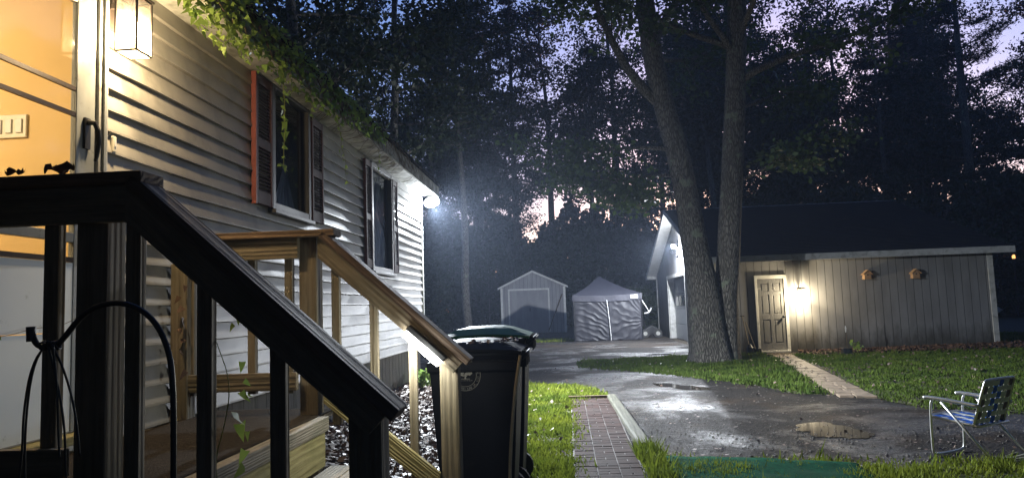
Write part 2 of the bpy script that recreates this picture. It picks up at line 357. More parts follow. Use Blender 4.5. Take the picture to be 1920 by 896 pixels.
lgrass = [(-.95,13.9),(-.3,13.6),(.2,13.1),(.62,11.75),(.60,11.42),(.02,11.42),(.02,2.0),(-1.1,2.0),(-1.1,6),(-1.0,11)]
island = [(.19,18.3),(.47,19.0),(1.85,19.3),(3.15,19.5),(4.1,19.9),(4.98,19.9),(5.02,18.6),(4.3,14.3),(3.72,11.2),(3.42,11.45),(3.24,12.4),(2.7,13.5),(1.95,15.0),(.97,16.3),(.35,17.1)]
rlawn = [(5.62,19.0),(5.35,17.0),(5.2,15.2),(4.55,12.0),(4.26,10.8),(4.46,9.8),(5.26,9.2),(6.5,8.9),(9,8.7),(14,8.6),(22,9),(26,16),(24,24),(12,26),(11.3,19.2),(8,19.3)]
fg = [(.70,7.35),(.86,6.95),(1.51,6.78),(2.51,6.55),(2.89,6.60),(3.2,6.62),(3.8,6.5),(5,6.3),(9,6.0),(9,4.6),(.70,4.6)]
strip_far = [(-1.3,29.2),(.3,28.9),(.1,30.4),(-2,31.4),(-3.4,32)]
pathside = [(.60,7.6),(.78,7.4),(.86,6.9),(.80,4.6),(.60,4.6)]
for i, (nm, p, s) in enumerate((('lawn', lgrass,0), ('lawn', island,0), ('lawn', rlawn,0), ('lawn', fg,0), ('lawn', strip_far,0))):
    sheet(nm, jag(p, .10, 2), .001+.001*i, M['grassbase'])
gl = []
gl.append(grass('grass', lgrass, 4200, .05))
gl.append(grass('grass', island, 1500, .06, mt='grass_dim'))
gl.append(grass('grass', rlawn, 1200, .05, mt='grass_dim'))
gl.append(grass('grass', fg, 2600, .06))
gl.append(grass('grass', strip_far, 500, .10))
gl.append(grass('grass', pathside, 4200, .11))

# brick path: one brick = box in one mesh (pavement pattern)
mb = MB(); bw, bl = .0985, .2; y = 2.2; r = 0
X0, X1 = .02, .60
col3 = (X1-X0)/3
for c_ in range(3):
    y = 2.2; k = 0
    while y < 11.36:
        x0 = X0+c_*col3+.004; x1 = x0+col3-.008; ym = min(y+.092, 11.38)
        zt = .018+random.uniform(-.003,.003)+.006*noise.noise(Vector((x0*2,y*1.2,0)))
        if (k//3) % 2 == 0 or True:
            sp = x0+(x1-x0)*(.5+ (0 if k % 2 else .0)) if (k+c_) % 3 == 1 else None
            if sp: mb.box(x0, sp-.004, y, ym, -.03, zt); mb.box(sp+.004, x1, y, ym, -.03, zt+.001)
            else: mb.box(x0, x1, y, ym, -.03, zt)
        y += .1; k += 1
o = mb.build('brick_path', M['brick'], bevel=.003); o['kind'] = 'structure'
sand = pm('joint_sand', (.17,.155,.145), (.11,.1,.09), scale=9, rough=.8)
o = sheet('path_sand', [(X0-.01,2),(X1+.01,2),(X1+.01,11.4),(X0-.01,11.4)], .012, sand)
tb = thing('landscape_timber', 'weathered grey-green timber edging the brick path beside the asphalt', 'timber', (.66,9.3,0))
mb = MB(); mb.prism([(.565,11.4,0),(.70,11.4,0),(.70,11.4,.06),(.68,11.4,.075),(.585,11.4,.075),(.565,11.4,.06)], (.09,-3.95,0)); mb.build('timber', M['timber'], tb, bevel=.006)
tb = tagp(MB().box(-.02,.60,11.40,11.47,-.02,.055).build('path_end_board', M['stem']), 'dark board closing the far end of the brick path', 'edging board')
# paver path to the garage door
mb = MB(); A0, A1 = Vector((5.02,18.9)), Vector((3.80,10.9)); B0, B1 = Vector((5.55,18.9)), Vector((4.28,10.7))
nr = 24
for i in range(nr):
    for j in range(2):
        t0, t1 = i/nr, (i+.87)/nr; s0, s1 = (j*.5+.03), (j*.5+.47)
        sh = .0 if i % 2 else .12
        if j == 0: s1 += sh-.06
        else: s0 += sh-.06
        P = lambda t, s: (A0.lerp(A1, t)).lerp(B0.lerp(B1, t), s)
        zt = .02+random.uniform(-.006,.008)
        q = [P(t0,s0), P(t0,s1), P(t1,s1), P(t1,s0)]
        mb.prism([(p.x+random.uniform(-.01,.01), p.y+random.uniform(-.01,.01), zt) for p in q], (0,0,-.05))
o = mb.build('paver_path', M['paver'], bevel=.004); o['kind'] = 'structure'
# puddles
P1 = [(2.56,8.72),(2.77,8.85),(2.97,8.78),(3.09,8.49),(3.13,8.07),(2.99,7.78),(2.79,7.74),(2.65,7.89),(2.57,8.28)]
P2 = [(1.44,13.42),(1.72,13.40),(2.0,12.90),(2.25,12.2),(2.0,12.25),(1.7,12.75)]
P3 = [(1.39,8.88),(1.60,8.86),(1.62,8.62),(1.42,8.62)]
P4 = [(1.40,8.2),(1.56,8.22),(1.6,7.95),(1.44,7.98)]
P5 = [(1.25,7.62),(1.42,7.55),(1.48,7.38),(1.30,7.40)]
P6 = [(2.25,20.7),(2.7,20.8),(2.75,20.2),(2.3,20.3)]
for p in (P1, P2, P6): sheet('puddle_water', jag(smoothpoly(jag(p,.45,1),1), .28, 2), .003, M['water'])
# crumbs, chips and fallen leaves on the asphalt
n = 900; x = RN.uniform(-.8, 7, n); y = 6.6+RN.uniform(0,1,n)**1.6*15; k = inpoly(x, y, drive); x, y = x[k], y[k]
o = npmesh('leaf_litter', leafquads(np.c_[x, y, np.full(len(x), .010)], .045, flat=.92, aspect=.7), 4, M['litter']); o['kind'] = 'stuff'
mb = MB()
for i in range(2000):
    x, y = random.uniform(.7, 6.5), 6.6+random.random()**1.5*12
    if i > 1200: x, y = random.gauss(.9,.25), random.gauss(9.6, .8)
    if i > 1500: x, y = random.gauss(2.5,.8), random.gauss(7.9, .7)
    s = random.uniform(.004, .014)
    mb.add([(x-s,y-s*.6,0),(x+s,y-s,0),(x+s*.7,y+s,0),(x-s*.8,y+s*.8,0),(x,y,s*.9)], [(0,1,4),(1,2,4),(2,3,4),(3,0,4)])
o = mb.build('gravel', M['stone']); o['kind'] = 'stuff'
n = 1500; x = RN.uniform(-.9, 12, n); y = RN.uniform(6.2, 19.8, n); k = inpoly(x, y, island) | inpoly(x, y, rlawn) | inpoly(x, y, lgrass); x, y = x[k], y[k]
o = npmesh('leaf_litter', leafquads(np.c_[x, y, np.full(len(x), .045)], .06, flat=.6, aspect=.7), 4, M['litter']); o['kind'] = 'stuff'
# crack across the driveway
mb = MB(); cp_ = smoothpath([(.55,13.0,0),(.9,13.5,0),(1.2,13.7,0),(1.7,14.2,0),(2.1,14.7,0)],2); 
for i in range(len(cp_)-1):
    a, b = cp_[i], cp_[i+1]; w0 = .014+.008*random.random(); mb.add([(a.x,a.y-w0,-.0005),(b.x,b.y-w0,-.0005),(b.x,b.y+w0,-.0005),(a.x,a.y+w0,-.0005)], [(0,1,2,3)])
o = mb.build('driveway_crack', M['groove'] if 'groove' in M else M['black']); o['kind'] = 'structure'
# leaf bank along garage base
n = 5000; x = RN.uniform(6.0, 12.5, n); y = 19.9-np.abs(RN.normal(0,.55,n)); c = np.c_[x, y, .02+RN.uniform(0,.10,n)*(x-5)/7]
o = npmesh('leaf_litter', leafquads(c, .10, flat=.6, aspect=.7), 4, M['leafdead']); o['kind'] = 'stuff'
# turf mat
mb = MB(); nx, ny = 30, 14
for j in range(ny+1):
    for i in range(nx+1):
        u, v_ = i/nx, j/ny; x = .84+1.52*u; y = 6.86-.42*u*u - v_*1.1
        mb.v.append((x, y, .03+.018*noise.noise(Vector((x*4,y*5,2)))+(.012 if j in (0,) else 0)))
for j in range(ny):
    for i in range(nx):
        a = j*(nx+1)+i; mb.f.append((a, a+1, a+nx+2, a+nx+1)); mb.mi.append(0)
o = mb.build('turf_mat', M['turf'], smooth=True); s = o.modifiers.new('s','SOLIDIFY'); s.thickness = .012; s.offset = -1
tagp(o, 'green artificial turf mat lying on the ground at the end of the brick path', 'mat')

# ------------------------------------------------------------------ house
HX = -2.3
house = thing('house', 'long low house with pale lap siding and vine-grown eave beside the porch stairs', 'house', (-4.6, 4.0, 0))
W1 = (5.62, 6.40, 2.32, 3.27); W2 = (8.62, 9.58, 1.97, 3.20)   # y0,y1,z0,z1
DR = (2.42, 3.42, .93, 3.12)
ys = sorted(set([-3, 11.66]+[W1[0], W1[1], W2[0], W2[1], DR[0], DR[1]]+[round(-3+.22*i, 3) for i in range(67)]))
ys = [y for i, y in enumerate(ys) if i == 0 or y-ys[i-1] > .03 or y in (W1[0],W1[1],W2[0],W2[1],DR[0],DR[1])]
mb = MB(); ex = .11
def hole(y, z): return any(a < y < b and c < z < d for a, b, c, d in (W1, W2, DR))
for r in range(22):
    z0 = .865+r*ex; z1 = z0+ex
    for i in range(len(ys)-1):
        ya, yb = ys[i], ys[i+1]
        if hole((ya+yb)/2, (z0+z1)/2): continue
        def w(y): return .006*noise.noise(Vector((y*1.5, r*.9, 0)))+.003*noise.noise(Vector((y*6, r*5.1, 3)))
        xa, xb = HX+.026+w(ya), HX+.026+w(yb)
        za, zb = z0+.3*w(ya), z0+.3*w(yb)
        mb.add([(HX-.004,ya,za),(HX-.004,yb,zb),(xb,yb,zb),(xa,ya,za),(HX+.0245+w(yb),yb,zb+.012),(HX+.0245+w(ya),ya,za+.012),
                (HX+.001,yb,z1),(HX+.001,ya,z1)], [(0,1,2,3),(3,2,4,5),(5,4,6,7)])
mb.build('siding', M['siding'], house)
mb = MB(); mb.box(HX-.35,HX-.3,-3,2.3,.86,3.28); mb.box(HX-.05, HX-.012, 3.45, W1[0], .86, 3.28); mb.box(HX-.05,HX-.012,W1[1],W2[0],.86,3.28); mb.box(HX-.05,HX-.012,W2[1],11.66,.86,3.28)
mb.box(HX-.05,HX-.012,W1[0],W1[1],.86,W1[2]); mb.box(HX-.05,HX-.012,W2[0],W2[1],.86,W2[2])
mb.box(-7,HX-.052,11.6,11.66,.86,3.28); mb.box(-7,-6.95,-3,11.58,.86,3.28); mb.box(-6.9,HX-.4,-3.05,-3,.86,3.28)
mb.prism([(-6.95,11.6,3.285),(HX-.1,11.6,3.285),(-4.65,11.6,4.05)], (0,.06,0))
mb.build('wall', M['siding'], house)
# skirting boards
mb = MB(); y = -3
while y < 11.6:
    wd = .19+random.uniform(-.02,.02); mb.box(HX-.10-random.uniform(0,.012), HX-.045, y, y+wd-.008, -.02, .858); y += wd
mb.box(-7,HX-.06,11.5,11.62,-.02,.858); mb.build('skirting', M['skirt'], house)
MB().box(HX-.012, HX+.035, 11.665, 11.74, .84, 3.28).build('corner_trim', M['white'], house, bevel=.004)
# soffit, fascia, roof
mb = MB()
for i in range(50):
    y0 = -3+i*.296; mb.box(HX-.02, -2.02, y0, y0+.290, 3.283+random.uniform(0,.003), 3.30)
mb.build('soffit', M['soffit'], house)
mb = MB(); y = -3
while y < 11.8:
    l = 2.44; y1 = min(y+l, 11.82); mb.box(-2.02+random.uniform(0,.006), -1.995, y, y1-.006, 3.255, 3.42); y += l
mb.build('fascia', M['fascia'], house)
mb = MB(); sl = .30
for k in range(3):   # edge courses
    y = -3.1
    while y < 11.9:
        wd = random.uniform(.16,.34); x0 = -1.96+random.uniform(-.02,.015)-k*.012; z = 3.425+k*.022+random.uniform(-.003,.004)
        mb.prism([(x0,y,z),(x0-.30,y,z+.30*sl),(x0-.30,y,z+.30*sl+.016),(x0,y,z+.018)], (0,wd-.005,0)); y += wd
mb.prism([(-2.2,-3.1,3.425+.26*sl+.02),(-4.65,-3.1,3.43+2.69*sl+.02),(-4.65,-3.1,3.49+2.69*sl+.02),(-2.2,-3.1,3.485+.26*sl+.02)], (0,15.02,0))
mb.prism([(-4.65,-3.1,3.43+2.69*sl+.02),(-7.35,-3.1,3.43),(-7.35,-3.1,3.49),(-4.65,-3.1,3.49+2.69*sl+.02)], (0,15.02,0))
mb.build('roof', M['shingle'], house)
MB().prism([(-2.0,11.76,3.26),(-2.0,11.76,3.42),(-4.65,11.76,4.2),(-7.3,11.76,3.42),(-7.3,11.76,3.26),(-4.65,11.76,4.03)], (0,.04,0)).build('rake_board', M['fascia'], house)

def window(Wn, curt):
    y0, y1, z0, z1 = Wn; w = .045
    f = MB(); X = HX+.045
    f.box(HX-.03,X,y0-w,y0+.012,z0-w,z1+w); f.box(HX-.03,X,y1-.012,y1+w,z0-w,z1+w); f.box(HX-.03,X-.002,y0+.012,y1-.012,z1-.012,z1+w); f.box(HX-.03,X-.002,y0+.012,y1-.012,z0-w,z0+.012)
    fo = f.build('window', M['darkframe'], house, bevel=.004)
    MB().box(HX-.02, HX+.075, y0-w-.02, y1+w+.02, z0-w-.035, z0-w-.002).build('sill', M['darkframe'], fo, bevel=.004)
    MB().box(HX-.012, HX-.008, y0+.012, y1-.012, z0+.012, z1-.012).build('pane', M['winglass'], fo)
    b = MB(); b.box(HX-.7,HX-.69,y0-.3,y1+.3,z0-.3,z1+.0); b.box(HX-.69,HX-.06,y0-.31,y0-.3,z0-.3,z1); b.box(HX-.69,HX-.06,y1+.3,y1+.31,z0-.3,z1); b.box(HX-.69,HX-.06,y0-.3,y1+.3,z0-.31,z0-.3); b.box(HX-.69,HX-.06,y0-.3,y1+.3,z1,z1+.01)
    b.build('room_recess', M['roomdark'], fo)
    # curtain
    c = MB(); nn = 40
    for j in range(21):
        for i in range(nn+1):
            u, v_ = i/nn, j/20; pinch = curt(u, v_)
            c.v.append((HX-.036+.010*math.sin(u*34+v_*3)*(.4+v_*.6), y0+(y1-y0)*pinch, z0-.05+(z1-z0+.05)*v_))
    for j in range(20):
        for i in range(nn):
            a = j*(nn+1)+i; c.f.append((a,a+1,a+nn+2,a+nn+1)); c.mi.append(0)
    c.build('curtain', M['curtain'], fo, smooth=True)
    return fo
M['winglass'] = glass('window_glass', (.8,.85,.95), .14, .04, .25, 2.5)
window(W1, lambda u, v: .5+(u-.5)*(.75*max(0,1-v*2.2)))
window(W2, lambda u, v: .05+u*(.35+.3*math.sin(v*5)**2) + .35*(1-v)*u)
def shutter(y0, y1, z0, z1, lit_edge=False):
    fr = MB(); X0_, X1_ = HX+.018, HX+.052; w = .035
    fr.box(X0_,X1_,y0,y0+w,z0,z1); fr.box(X0_,X1_,y1-w,y1,z0,z1)
    zm = z0+(z1-z0)*.47
    for a, b in ((z0,z0+.10),(z1-.07,z1),(zm-.035,zm+.035)): fr.box(X0_,X1_-.003,y0+w,y1-w,a,b)
    s = fr.build('shutter', M['maroon'], house, bevel=.003)
    if lit_edge: MB().box(X0_+.001,X1_+.004,y0-.022,y0-.001,z0-.01,z1).build('lit_edge_strip', M['litedge'], s)
    lv = MB()
    for a, b in ((z0+.10,zm-.035),(zm+.035,z1-.07)):
        n_ = int((b-a)/.026)
        for i in range(n_):
            z = a+(i+.5)*(b-a)/n_
            lv.prism([(X0_+.004,y0+w,z+.012),(X0_+.006,y0+w,z+.015),(X1_-.004,y0+w,z-.008),(X1_-.006,y0+w,z-.011)], (0,y1-y0-2*w,0))
    lv.build('louvers', M['maroon'], s)
shutter(5.25, 5.56, 2.28, 3.27, True); shutter(6.47, 6.78, 2.28, 3.24); shutter(8.28, 8.56, 1.95, 3.22); shutter(9.64, 9.91, 1.95, 3.20)

# storm door
X = HX+.03
df = MB(); df.box(HX-.06,HX+.045,3.40,3.475,.90,3.15); df.box(HX-.06,HX+.045,2.34,2.42,.90,3.15); df.box(HX-.06,HX+.043,2.42,3.40,3.07,3.15)
dfo = df.build('door_frame', pm('frame_paint', (.42,.43,.43), (.34,.34,.33), scale=8, rough=.55, bst=.2, dirt=(.14,.13,.11), dscale=14, dlo=.55, dhi=.72), house, bevel=.005)
MB().box(HX+.046,HX+.058,3.425,3.445,.90,3.14).build('frame_bead', M['alu'], dfo)
sd = MB(); sd.box(X-.03,X,3.255,3.395,.955,3.06); sd.box(X-.03,X,2.425,2.52,.955,3.06); sd.box(X-.03,X-.001,2.52,3.255,2.97,3.06); sd.box(X-.03,X-.001,2.52,3.255,1.815,1.86)
door = sd.build('storm_door', M['alu'], house, bevel=.004)
MB().box(X-.02,X-.006,2.52,3.255,.955,1.40).build('kick_panel', M['door'], door)
MB().box(X-.02,X-.004,2.52,3.255,1.404,1.72).build('middle_panel', M['door'], door)
for xa_, za_, zb_ in ((X,1.722,1.745),(X-.003,2.412,2.432),(X-.003,2.535,2.555)): MB().box(X-.018,xa_,2.52,3.255,za_,zb_).build('sash_bar', M['bronze'], door)
M['doorglass'] = glass('door_glass', (.95,.93,.88), .06, .05)
MB().box(X-.012,X-.009,2.52,3.255,1.746,2.97).build('glass_pane', M['doorglass'], door)
mb = MB(); mb.box(X,X+.012,3.305,3.345,2.27,2.42); mb.tube([(X+.01,3.325,2.40),(X+.045,3.325,2.395),(X+.055,3.335,2.36),(X+.05,3.35,2.30),(X+.038,3.355,2.24),(X+.03,3.355,2.215)], [.014,.013,.012,.011,.010,.008], 8)
mb.build('handle', M['black'], door, smooth=False)
MB().box(HX-.05,HX+.10,2.34,3.47,.905,.945).build('threshold', M['newwood'], house, bevel=.004)
mb = MB(); mb.box(-5.5,-2.42,3.62,3.66,.9,3.25); mb.box(-5.54,-5.5,1.0,3.66,.9,3.25); mb.box(-5.5,-2.66,1.0,1.04,.9,3.25)
mb.build('room_wall', M['orange'], house)
MB().box(-5.5,-2.4,1.05,3.61,3.2,3.24).build('room_ceiling', M['white'], house)
MB().box(-5.5,-2.4,1.05,3.61,.86,.90).build('room_floor', M['tread'], house)
MB().box(-2.42,-2.37,3.48,3.60,.9,3.2).build('inner_jamb', M['white'], house)
sw = MB().box(-2.97,-2.79,3.606,3.619,2.42,2.545).build('switch_plate', M['ivory'], house, bevel=.004)
for k in range(3): MB().box(-2.96+k*.057,-2.925+k*.057,3.598,3.606,2.445,2.52).build('switch', M['grille'], sw, bevel=.003)
mb = MB().box(HX+.018,HX+.035,3.535,3.565,2.30,2.385).build('doorbell', M['ivory'], house, bevel=.006)
MB().box(HX+.035,HX+.038,3.543,3.557,2.33,2.36).build('button', M['grille'], mb)

# ------------------------------------------------------------------ porch lantern
M['seedglass'] = glass('seeded_glass', (1,.99,.96), .08, .15, .6, 25)
_nt = M['seedglass'].node_tree; _o = _nt.nodes['Material Output']; _p = _o.inputs[0].links[0].from_socket
_t = _nt.nodes.new('ShaderNodeBsdfTranslucent'); _t.inputs[0].default_value = (.9,.88,.8,1); _m = _nt.nodes.new('ShaderNodeMixShader'); _m.inputs[0].default_value = .05
L(_nt, _p, _m.inputs[1]); L(_nt, _t.outputs[0], _m.inputs[2]); L(_nt, _m.outputs[0], _o.inputs[0])
M['bulbwarm'] = emis('bulb_warm', (1,.82,.52), 35)
M['bulbcold'] = emis('led_cold', (.93,.97,1), 12)
def lantern(nm, label, x0, x1, y0, y1, z0, z1, wallaxis, group):
    """box lantern; wallaxis 'x' means the wall is towards -x, 'y' wall towards +y"""
    t = thing(nm, label, 'wall lamp', ((x0+x1)/2, (y0+y1)/2, z0), group)
    r = .0045; f = MB()
    for x in (x0, x1):
        for y in (y0, y1): f.box(x-r, x+r, y-r, y+r, z0, z1)
    for z in (z0, z1):
        f.box(x0+r,x1-r,y0-r,y0+r,z-r,z+r); f.box(x0+r,x1-r,y1-r,y1+r,z-r,z+r); f.box(x0-r,x0+r,y0+r,y1-r,z-r,z+r); f.box(x1-r,x1+r,y0+r,y1-r,z-r,z+r)
    f.build('frame', M['bronze'], t)
    c = MB(); c.prism([(x0-.012,y0-.012,z1+.006),(x1+.012,y0-.012,z1+.006),(x1+.012,y1+.012,z1+.006),(x0-.012,y1+.012,z1+.006)], (0,0,.012))
    c.box(x0+.02,x1-.02,y0+.02,y1-.02,z1+.018,z1+.04); c.build('cap', M['bronze'], t, bevel=.003)
    g = MB(); e = .0012
    g.box(x0+r,x1-r,y0-e,y0+e,z0+r,z1-r); g.box(x0+r,x1-r,y1-e,y1+e,z0+r,z1-r); g.box(x0-e,x0+e,y0+r,y1-r,z0+r,z1-r); g.box(x1-e,x1+e,y0+r,y1-r,z0+r,z1-r); g.box(x0+r,x1-r,y0+r,y1-r,z0-e,z0+e)
    g.build('glass', M['seedglass'], t)
    cx, cy = (x0+x1)/2, (y0+y1)/2; zm = (z0+z1)/2
    b = MB(); b.tube([(cx,cy,zm-.05),(cx,cy,zm-.045),(cx,cy,zm-.02),(cx,cy,zm+.01),(cx,cy,zm+.035),(cx,cy,zm+.05)], [.006,.018,.028,.028,.018,.013], 12); b.build('bulb', M['bulbwarm'], t, smooth=True)
    MB().tube([(cx,cy,zm+.05),(cx,cy,z1-.002)], .016, 10).build('socket', M['bronze'], t)
    w = MB()
    if wallaxis == 'x': w.box(HX+.017,HX+.034,cy-.055,cy+.055,zm,zm+.17); w.box(HX+.034,x0-r,cy-.012,cy+.012,zm+.10,zm+.13)
    else: w.box(cx-.05,cx+.05,19.965,19.988,zm-.02,zm+.14); w.box(cx-.012,cx+.012,y1+r,19.965,zm+.08,zm+.11)
    w.build('backplate', M['bronze'], t, bevel=.003)
    return cx, cy, zm
def point(name, loc, W, col, r=.03):
    l = D.lights.new(name, 'POINT'); l.energy = W; l.color = col; l.shadow_soft_size = r
    o = D.objects.new(name, l); COL.objects.link(o); o.location = loc; return o
cx, cy, cz = lantern('wall_lantern', 'glass box lantern glowing warm on the siding beside the storm door', -2.195, -2.085, 3.43, 3.56, 2.79, 3.07, 'x', 'box wall lanterns')
LIGHTS = {}
LIGHTS['porch'] = point('porch_bulb_light', (cx+.0, cy, cz-.068), 44, (1,.74,.42), .03)
cx, cy, cz = lantern('wall_lantern', 'small glass box lantern glowing warm on the garage wall right of the door', 6.07, 6.22, 19.66, 19.80, 1.38, 1.64, 'y', 'box wall lanterns')
LIGHTS['garlamp'] = point('garage_bulb_light', (cx, cy, cz-.066), 125, (1,.84,.58), .03)
LIGHTS['room'] = point('room_light', (-3.6, 2.4, 2.9), 50, (1,.80,.5), .1)

# house corner flood
fl = thing('floodlight', 'round white LED floodlight blazing under the far corner of the house eave', 'floodlight', (-2.12,11.80,3.20))
MB().tube([(-2.14,11.84,3.283),(-2.14,11.84,3.26)], [.05,.05], 16).build('mount', M['grille'], fl)
MB().tube([(-2.14,11.84,3.26),(-2.13,11.83,3.215)], .012, 8).build('arm', M['grille'], fl)
MB().tube([(-2.13,11.83,3.225),(-2.125,11.825,3.205),(-2.12,11.815,3.19)], [.05,.12,.13], 20).build('housing', M['grille'], fl)
MB().tube([(-2.12,11.815,3.189),(-2.118,11.812,3.17),(-2.116,11.81,3.155)], [.122,.10,.05], 20).build('lens', M['bulbcold'], fl, smooth=True)
LIGHTS['flood'] = point('flood_light', (-2.12,11.80,3.09), 200, (.86,.93,1), .07)
sp = D.lights.new('flood_beam', 'SPOT'); sp.energy = 3300; sp.color = (.86,.93,1); sp.spot_size = rad(146); sp.spot_blend = 1; sp.shadow_soft_size = .06
so = D.objects.new('flood_beam', sp); COL.objects.link(so); so.location = (-2.14,11.80,3.10); so.rotation_euler = Vector((.85,-.30,-.50)).to_track_quat('-Z','Y').to_euler()

# ------------------------------------------------------------------ porch
porch = thing('porch', 'weathered wooden porch with steps, two sloping handrails and square balusters', 'porch', (-1.7, 3.3, 0))
YN, YF = 2.3, 4.15
def rail_set(Y, far):
    d = 1
    # level cap & rail
    x0 = -2.26; xe = -1.335 if not far else -1.30
    MB().box(x0, xe, Y-.075, Y+.065, 1.885, 1.923).build('rail_cap', M['cap'], porch, bevel=.004)
    MB().box(x0, -1.52 if far else -1.40, Y-.045, Y-.007, 1.765, 1.883).build('rail', M['wood_x'], porch, bevel=.003)
    # posts
    pw = .105; ux = -1.53 if far else -1.595; lx = -.725 if far else -.695
    MB().box(ux, ux+pw, Y+.0, Y+pw, -.02, 1.88).build('post', M['wood_z'], porch, bevel=.005)
    zt = 1.30
    MB().prism([(lx,Y,-.02),(lx+pw,Y,-.02),(lx+pw,Y,1.155),(lx,Y,1.255)], (0,pw,0)).build('post', M['wood_z'], porch, bevel=.005)
    # slope cap + rail: line top z = 1.885 - .94*(x - xs)
    m_ = -.90; xs = -1.345 if not far else -1.345; xl = -.515 if not far else -.535
    f = lambda x: 1.895+m_*(x-xs)
    t_ = .052; nx_, nz_ = .67, .74
    MB().prism([(xs-.02,Y-.075,f(xs-.02)),(xl,Y-.075,f(xl)),(xl-.026,Y-.075,f(xl)-.032),(xs-.045,Y-.075,f(xs-.02)-.03)], (0,.14,0)).build('sloping_rail_cap', M['cap_s'], porch, bevel=.004)
    xr = xl-.045
    MB().prism([(xs-.06,Y-.045,f(xs-.06)-.053),(xr,Y-.045,f(xr)-.053),(xr-.06,Y-.045,f(xr)-.115),(xs-.06,Y-.045,f(xs-.06)-.185)], (0,.038,0)).build('sloping_rail', M['wood_s'], porch, bevel=.003)
    g = lambda x: f(x)-.07
    bw = .042
    if not far:
        for bx in (-1.955, -1.705): MB().box(bx, bx+.05, Y-.003, Y+.036, .98, 1.86).build('baluster', M['wood_z'], porch, bevel=.003)
        for bx in (-1.425, -1.185, -.945): MB().prism([(bx,Y-.003,.2 if bx > -1.3 else .5),(bx+.05,Y-.003,.2 if bx > -1.3 else .5),(bx+.05,Y-.003,min(1.86,g(bx+.05))),(bx,Y-.003,min(1.86,g(bx)))], (0,.038,0)).build('baluster', M['wood_z'], porch, bevel=.003)
        MB().box(-2.26, -1.602, Y-.042, Y-.004, .96, 1.05).build('lower_rail', M['wood_x'], porch, bevel=.003)
    else:
        for bx in (-2.20, -1.835, -1.615): MB().box(bx, bx+.046, Y-.003, Y+.036, 1.0, 1.86).build('baluster', M['wood_z'], porch, bevel=.003)
        for bx in (-1.34, -1.12, -.90): MB().prism([(bx,Y-.003,.66+.0*bx-.72*(bx+1.12)),(bx+.046,Y-.003,.66-.72*(bx+1.12)),(bx+.046,Y-.003,g(bx+.046)),(bx,Y-.003,g(bx))], (0,.038,0)).build('baluster', M['wood_z'], porch, bevel=.003)
        MB().box(-2.26, -1.535, Y-.042, Y-.004, 1.02, 1.12).build('lower_rail', M['wood_x'], porch, bevel=.003)
        h = lambda x: .845-.80*(x+1.10)
        MB().prism([(-1.38,Y-.042,h(-1.38)),(-.728,Y-.042,h(-.728)),(-.728,Y-.042,h(-.728)-.125),(-1.38,Y-.042,h(-1.38)-.125)], (0,.038,0)).build('lower_sloping_rail', M['newwood_s'], porch, bevel=.003)
        MB().box(-2.27,-2.17,Y-.05,Y+.05,.7,1.76).build('wall_post', M['wood_z'], porch, bevel=.004)
M['newwood_s'] = wood('new_wood_slope', 'x', (.42,.36,.17), (.22,.16,.06), rot=(0,-rad(39),0), gr=1.6)
rail_set(YN, False); rail_set(YF, True)
# deck boards run along Y, rim
for i in range(6): MB().box(-2.24+i*.138, -2.24+i*.138+.133, 2.32, 4.5, .84, .868).build('deck_board', M['tread'], porch, bevel=.003)
MB().box(-1.412,-1.375,2.42,4.12,.60,.79).build('rim_board', M['newwood'], porch, bevel=.003)
MB().box(-1.412,-1.352,2.42,4.12,.795,.872).build('nosing', M['tread'], porch, bevel=.004)
MB().box(-2.26,-1.61,2.262,2.30,.60,.95).build('side_board', M['wood_x'], porch, bevel=.003)
MB().box(-2.26,-1.54,4.26,4.30,.66,.86).build('side_board', M['wood_x'], porch, bevel=.003)
for k, (xa, zt) in enumerate(((-1.36,.60),(-1.09,.36),(-.83,.13))):
    for j in range(2): MB().box(xa+.01+j*.142, xa+.146+j*.142, 2.42, 4.13, zt-.038, zt).build('tread', M['tread'], porch, bevel=.004)
for Y in (2.44, 4.08):
    MB().prism([(-1.37,Y,.58),(-1.10,Y,.32),(-.84,Y,.09),(-.66,Y,-.01),(-.95,Y,-.01),(-1.37,Y,.32)], (0,.038,0)).build('stringer', M['wood_s'], porch)
# mat on deck
mb = MB(); nx, ny = 24, 60
for j in range(ny+1):
    for i in range(nx+1):
        x = -2.2+.79*i/nx; y = 2.45+2.0*j/ny; mb.v.append((x, y, .877+.004*noise.noise(Vector((x*4,y*4,0)))))
for j in range(ny):
    for i in range(nx):
        a = j*(nx+1)+i; mb.f.append((a,a+1,a+nx+2,a+nx+1)); mb.mi.append(0)
o = mb.build('rubber_mat', M['deckmat'], smooth=True); s = o.modifiers.new('s','SOLIDIFY'); s.thickness = .008; s.offset = -1
tagp(o, 'dark ribbed rubber mat covering the porch deck', 'mat')
# solar lamp on far rail
f = lambda x: 1.895-.90*(x+1.345)
sol = thing('rail_light', 'bright white LED strip light fixed under the sloping handrail near its lower post', 'rail lamp', (-.84,4.06,1.27))
a, b = Vector((-.905,4.09,f(-.905)-.17)), Vector((-.70,4.09,f(-.70)-.17)); d = (b-a).normalized(); nrm = Vector((-d.z,0,d.x)); 
def slab(a, b, up0, up1, y0, y1):
    return MB().prism([(a+nrm*up0)[:], (b+nrm*up0)[:], (b+nrm*up1)[:], (a+nrm*up1)[:]] and [((a+nrm*up0).x,y0,(a+nrm*up0).z),((b+nrm*up0).x,y0,(b+nrm*up0).z),((b+nrm*up1).x,y0,(b+nrm*up1).z),((a+nrm*up1).x,y0,(a+nrm*up1).z)], (0,y1-y0,0))
sg = 1 if nrm.z > 0 else -1
slab(a, b, .018*sg, .05*sg, 4.045, 4.10).build('housing', M['black'], sol, bevel=.006)
slab(a+d*.008, b-d*.008, -.022*sg, .0175*sg, 4.04, 4.095).build('diffuser', emis('led_rail', (1,.99,.93), 14), sol, bevel=.006)
mid = (a+b)/2
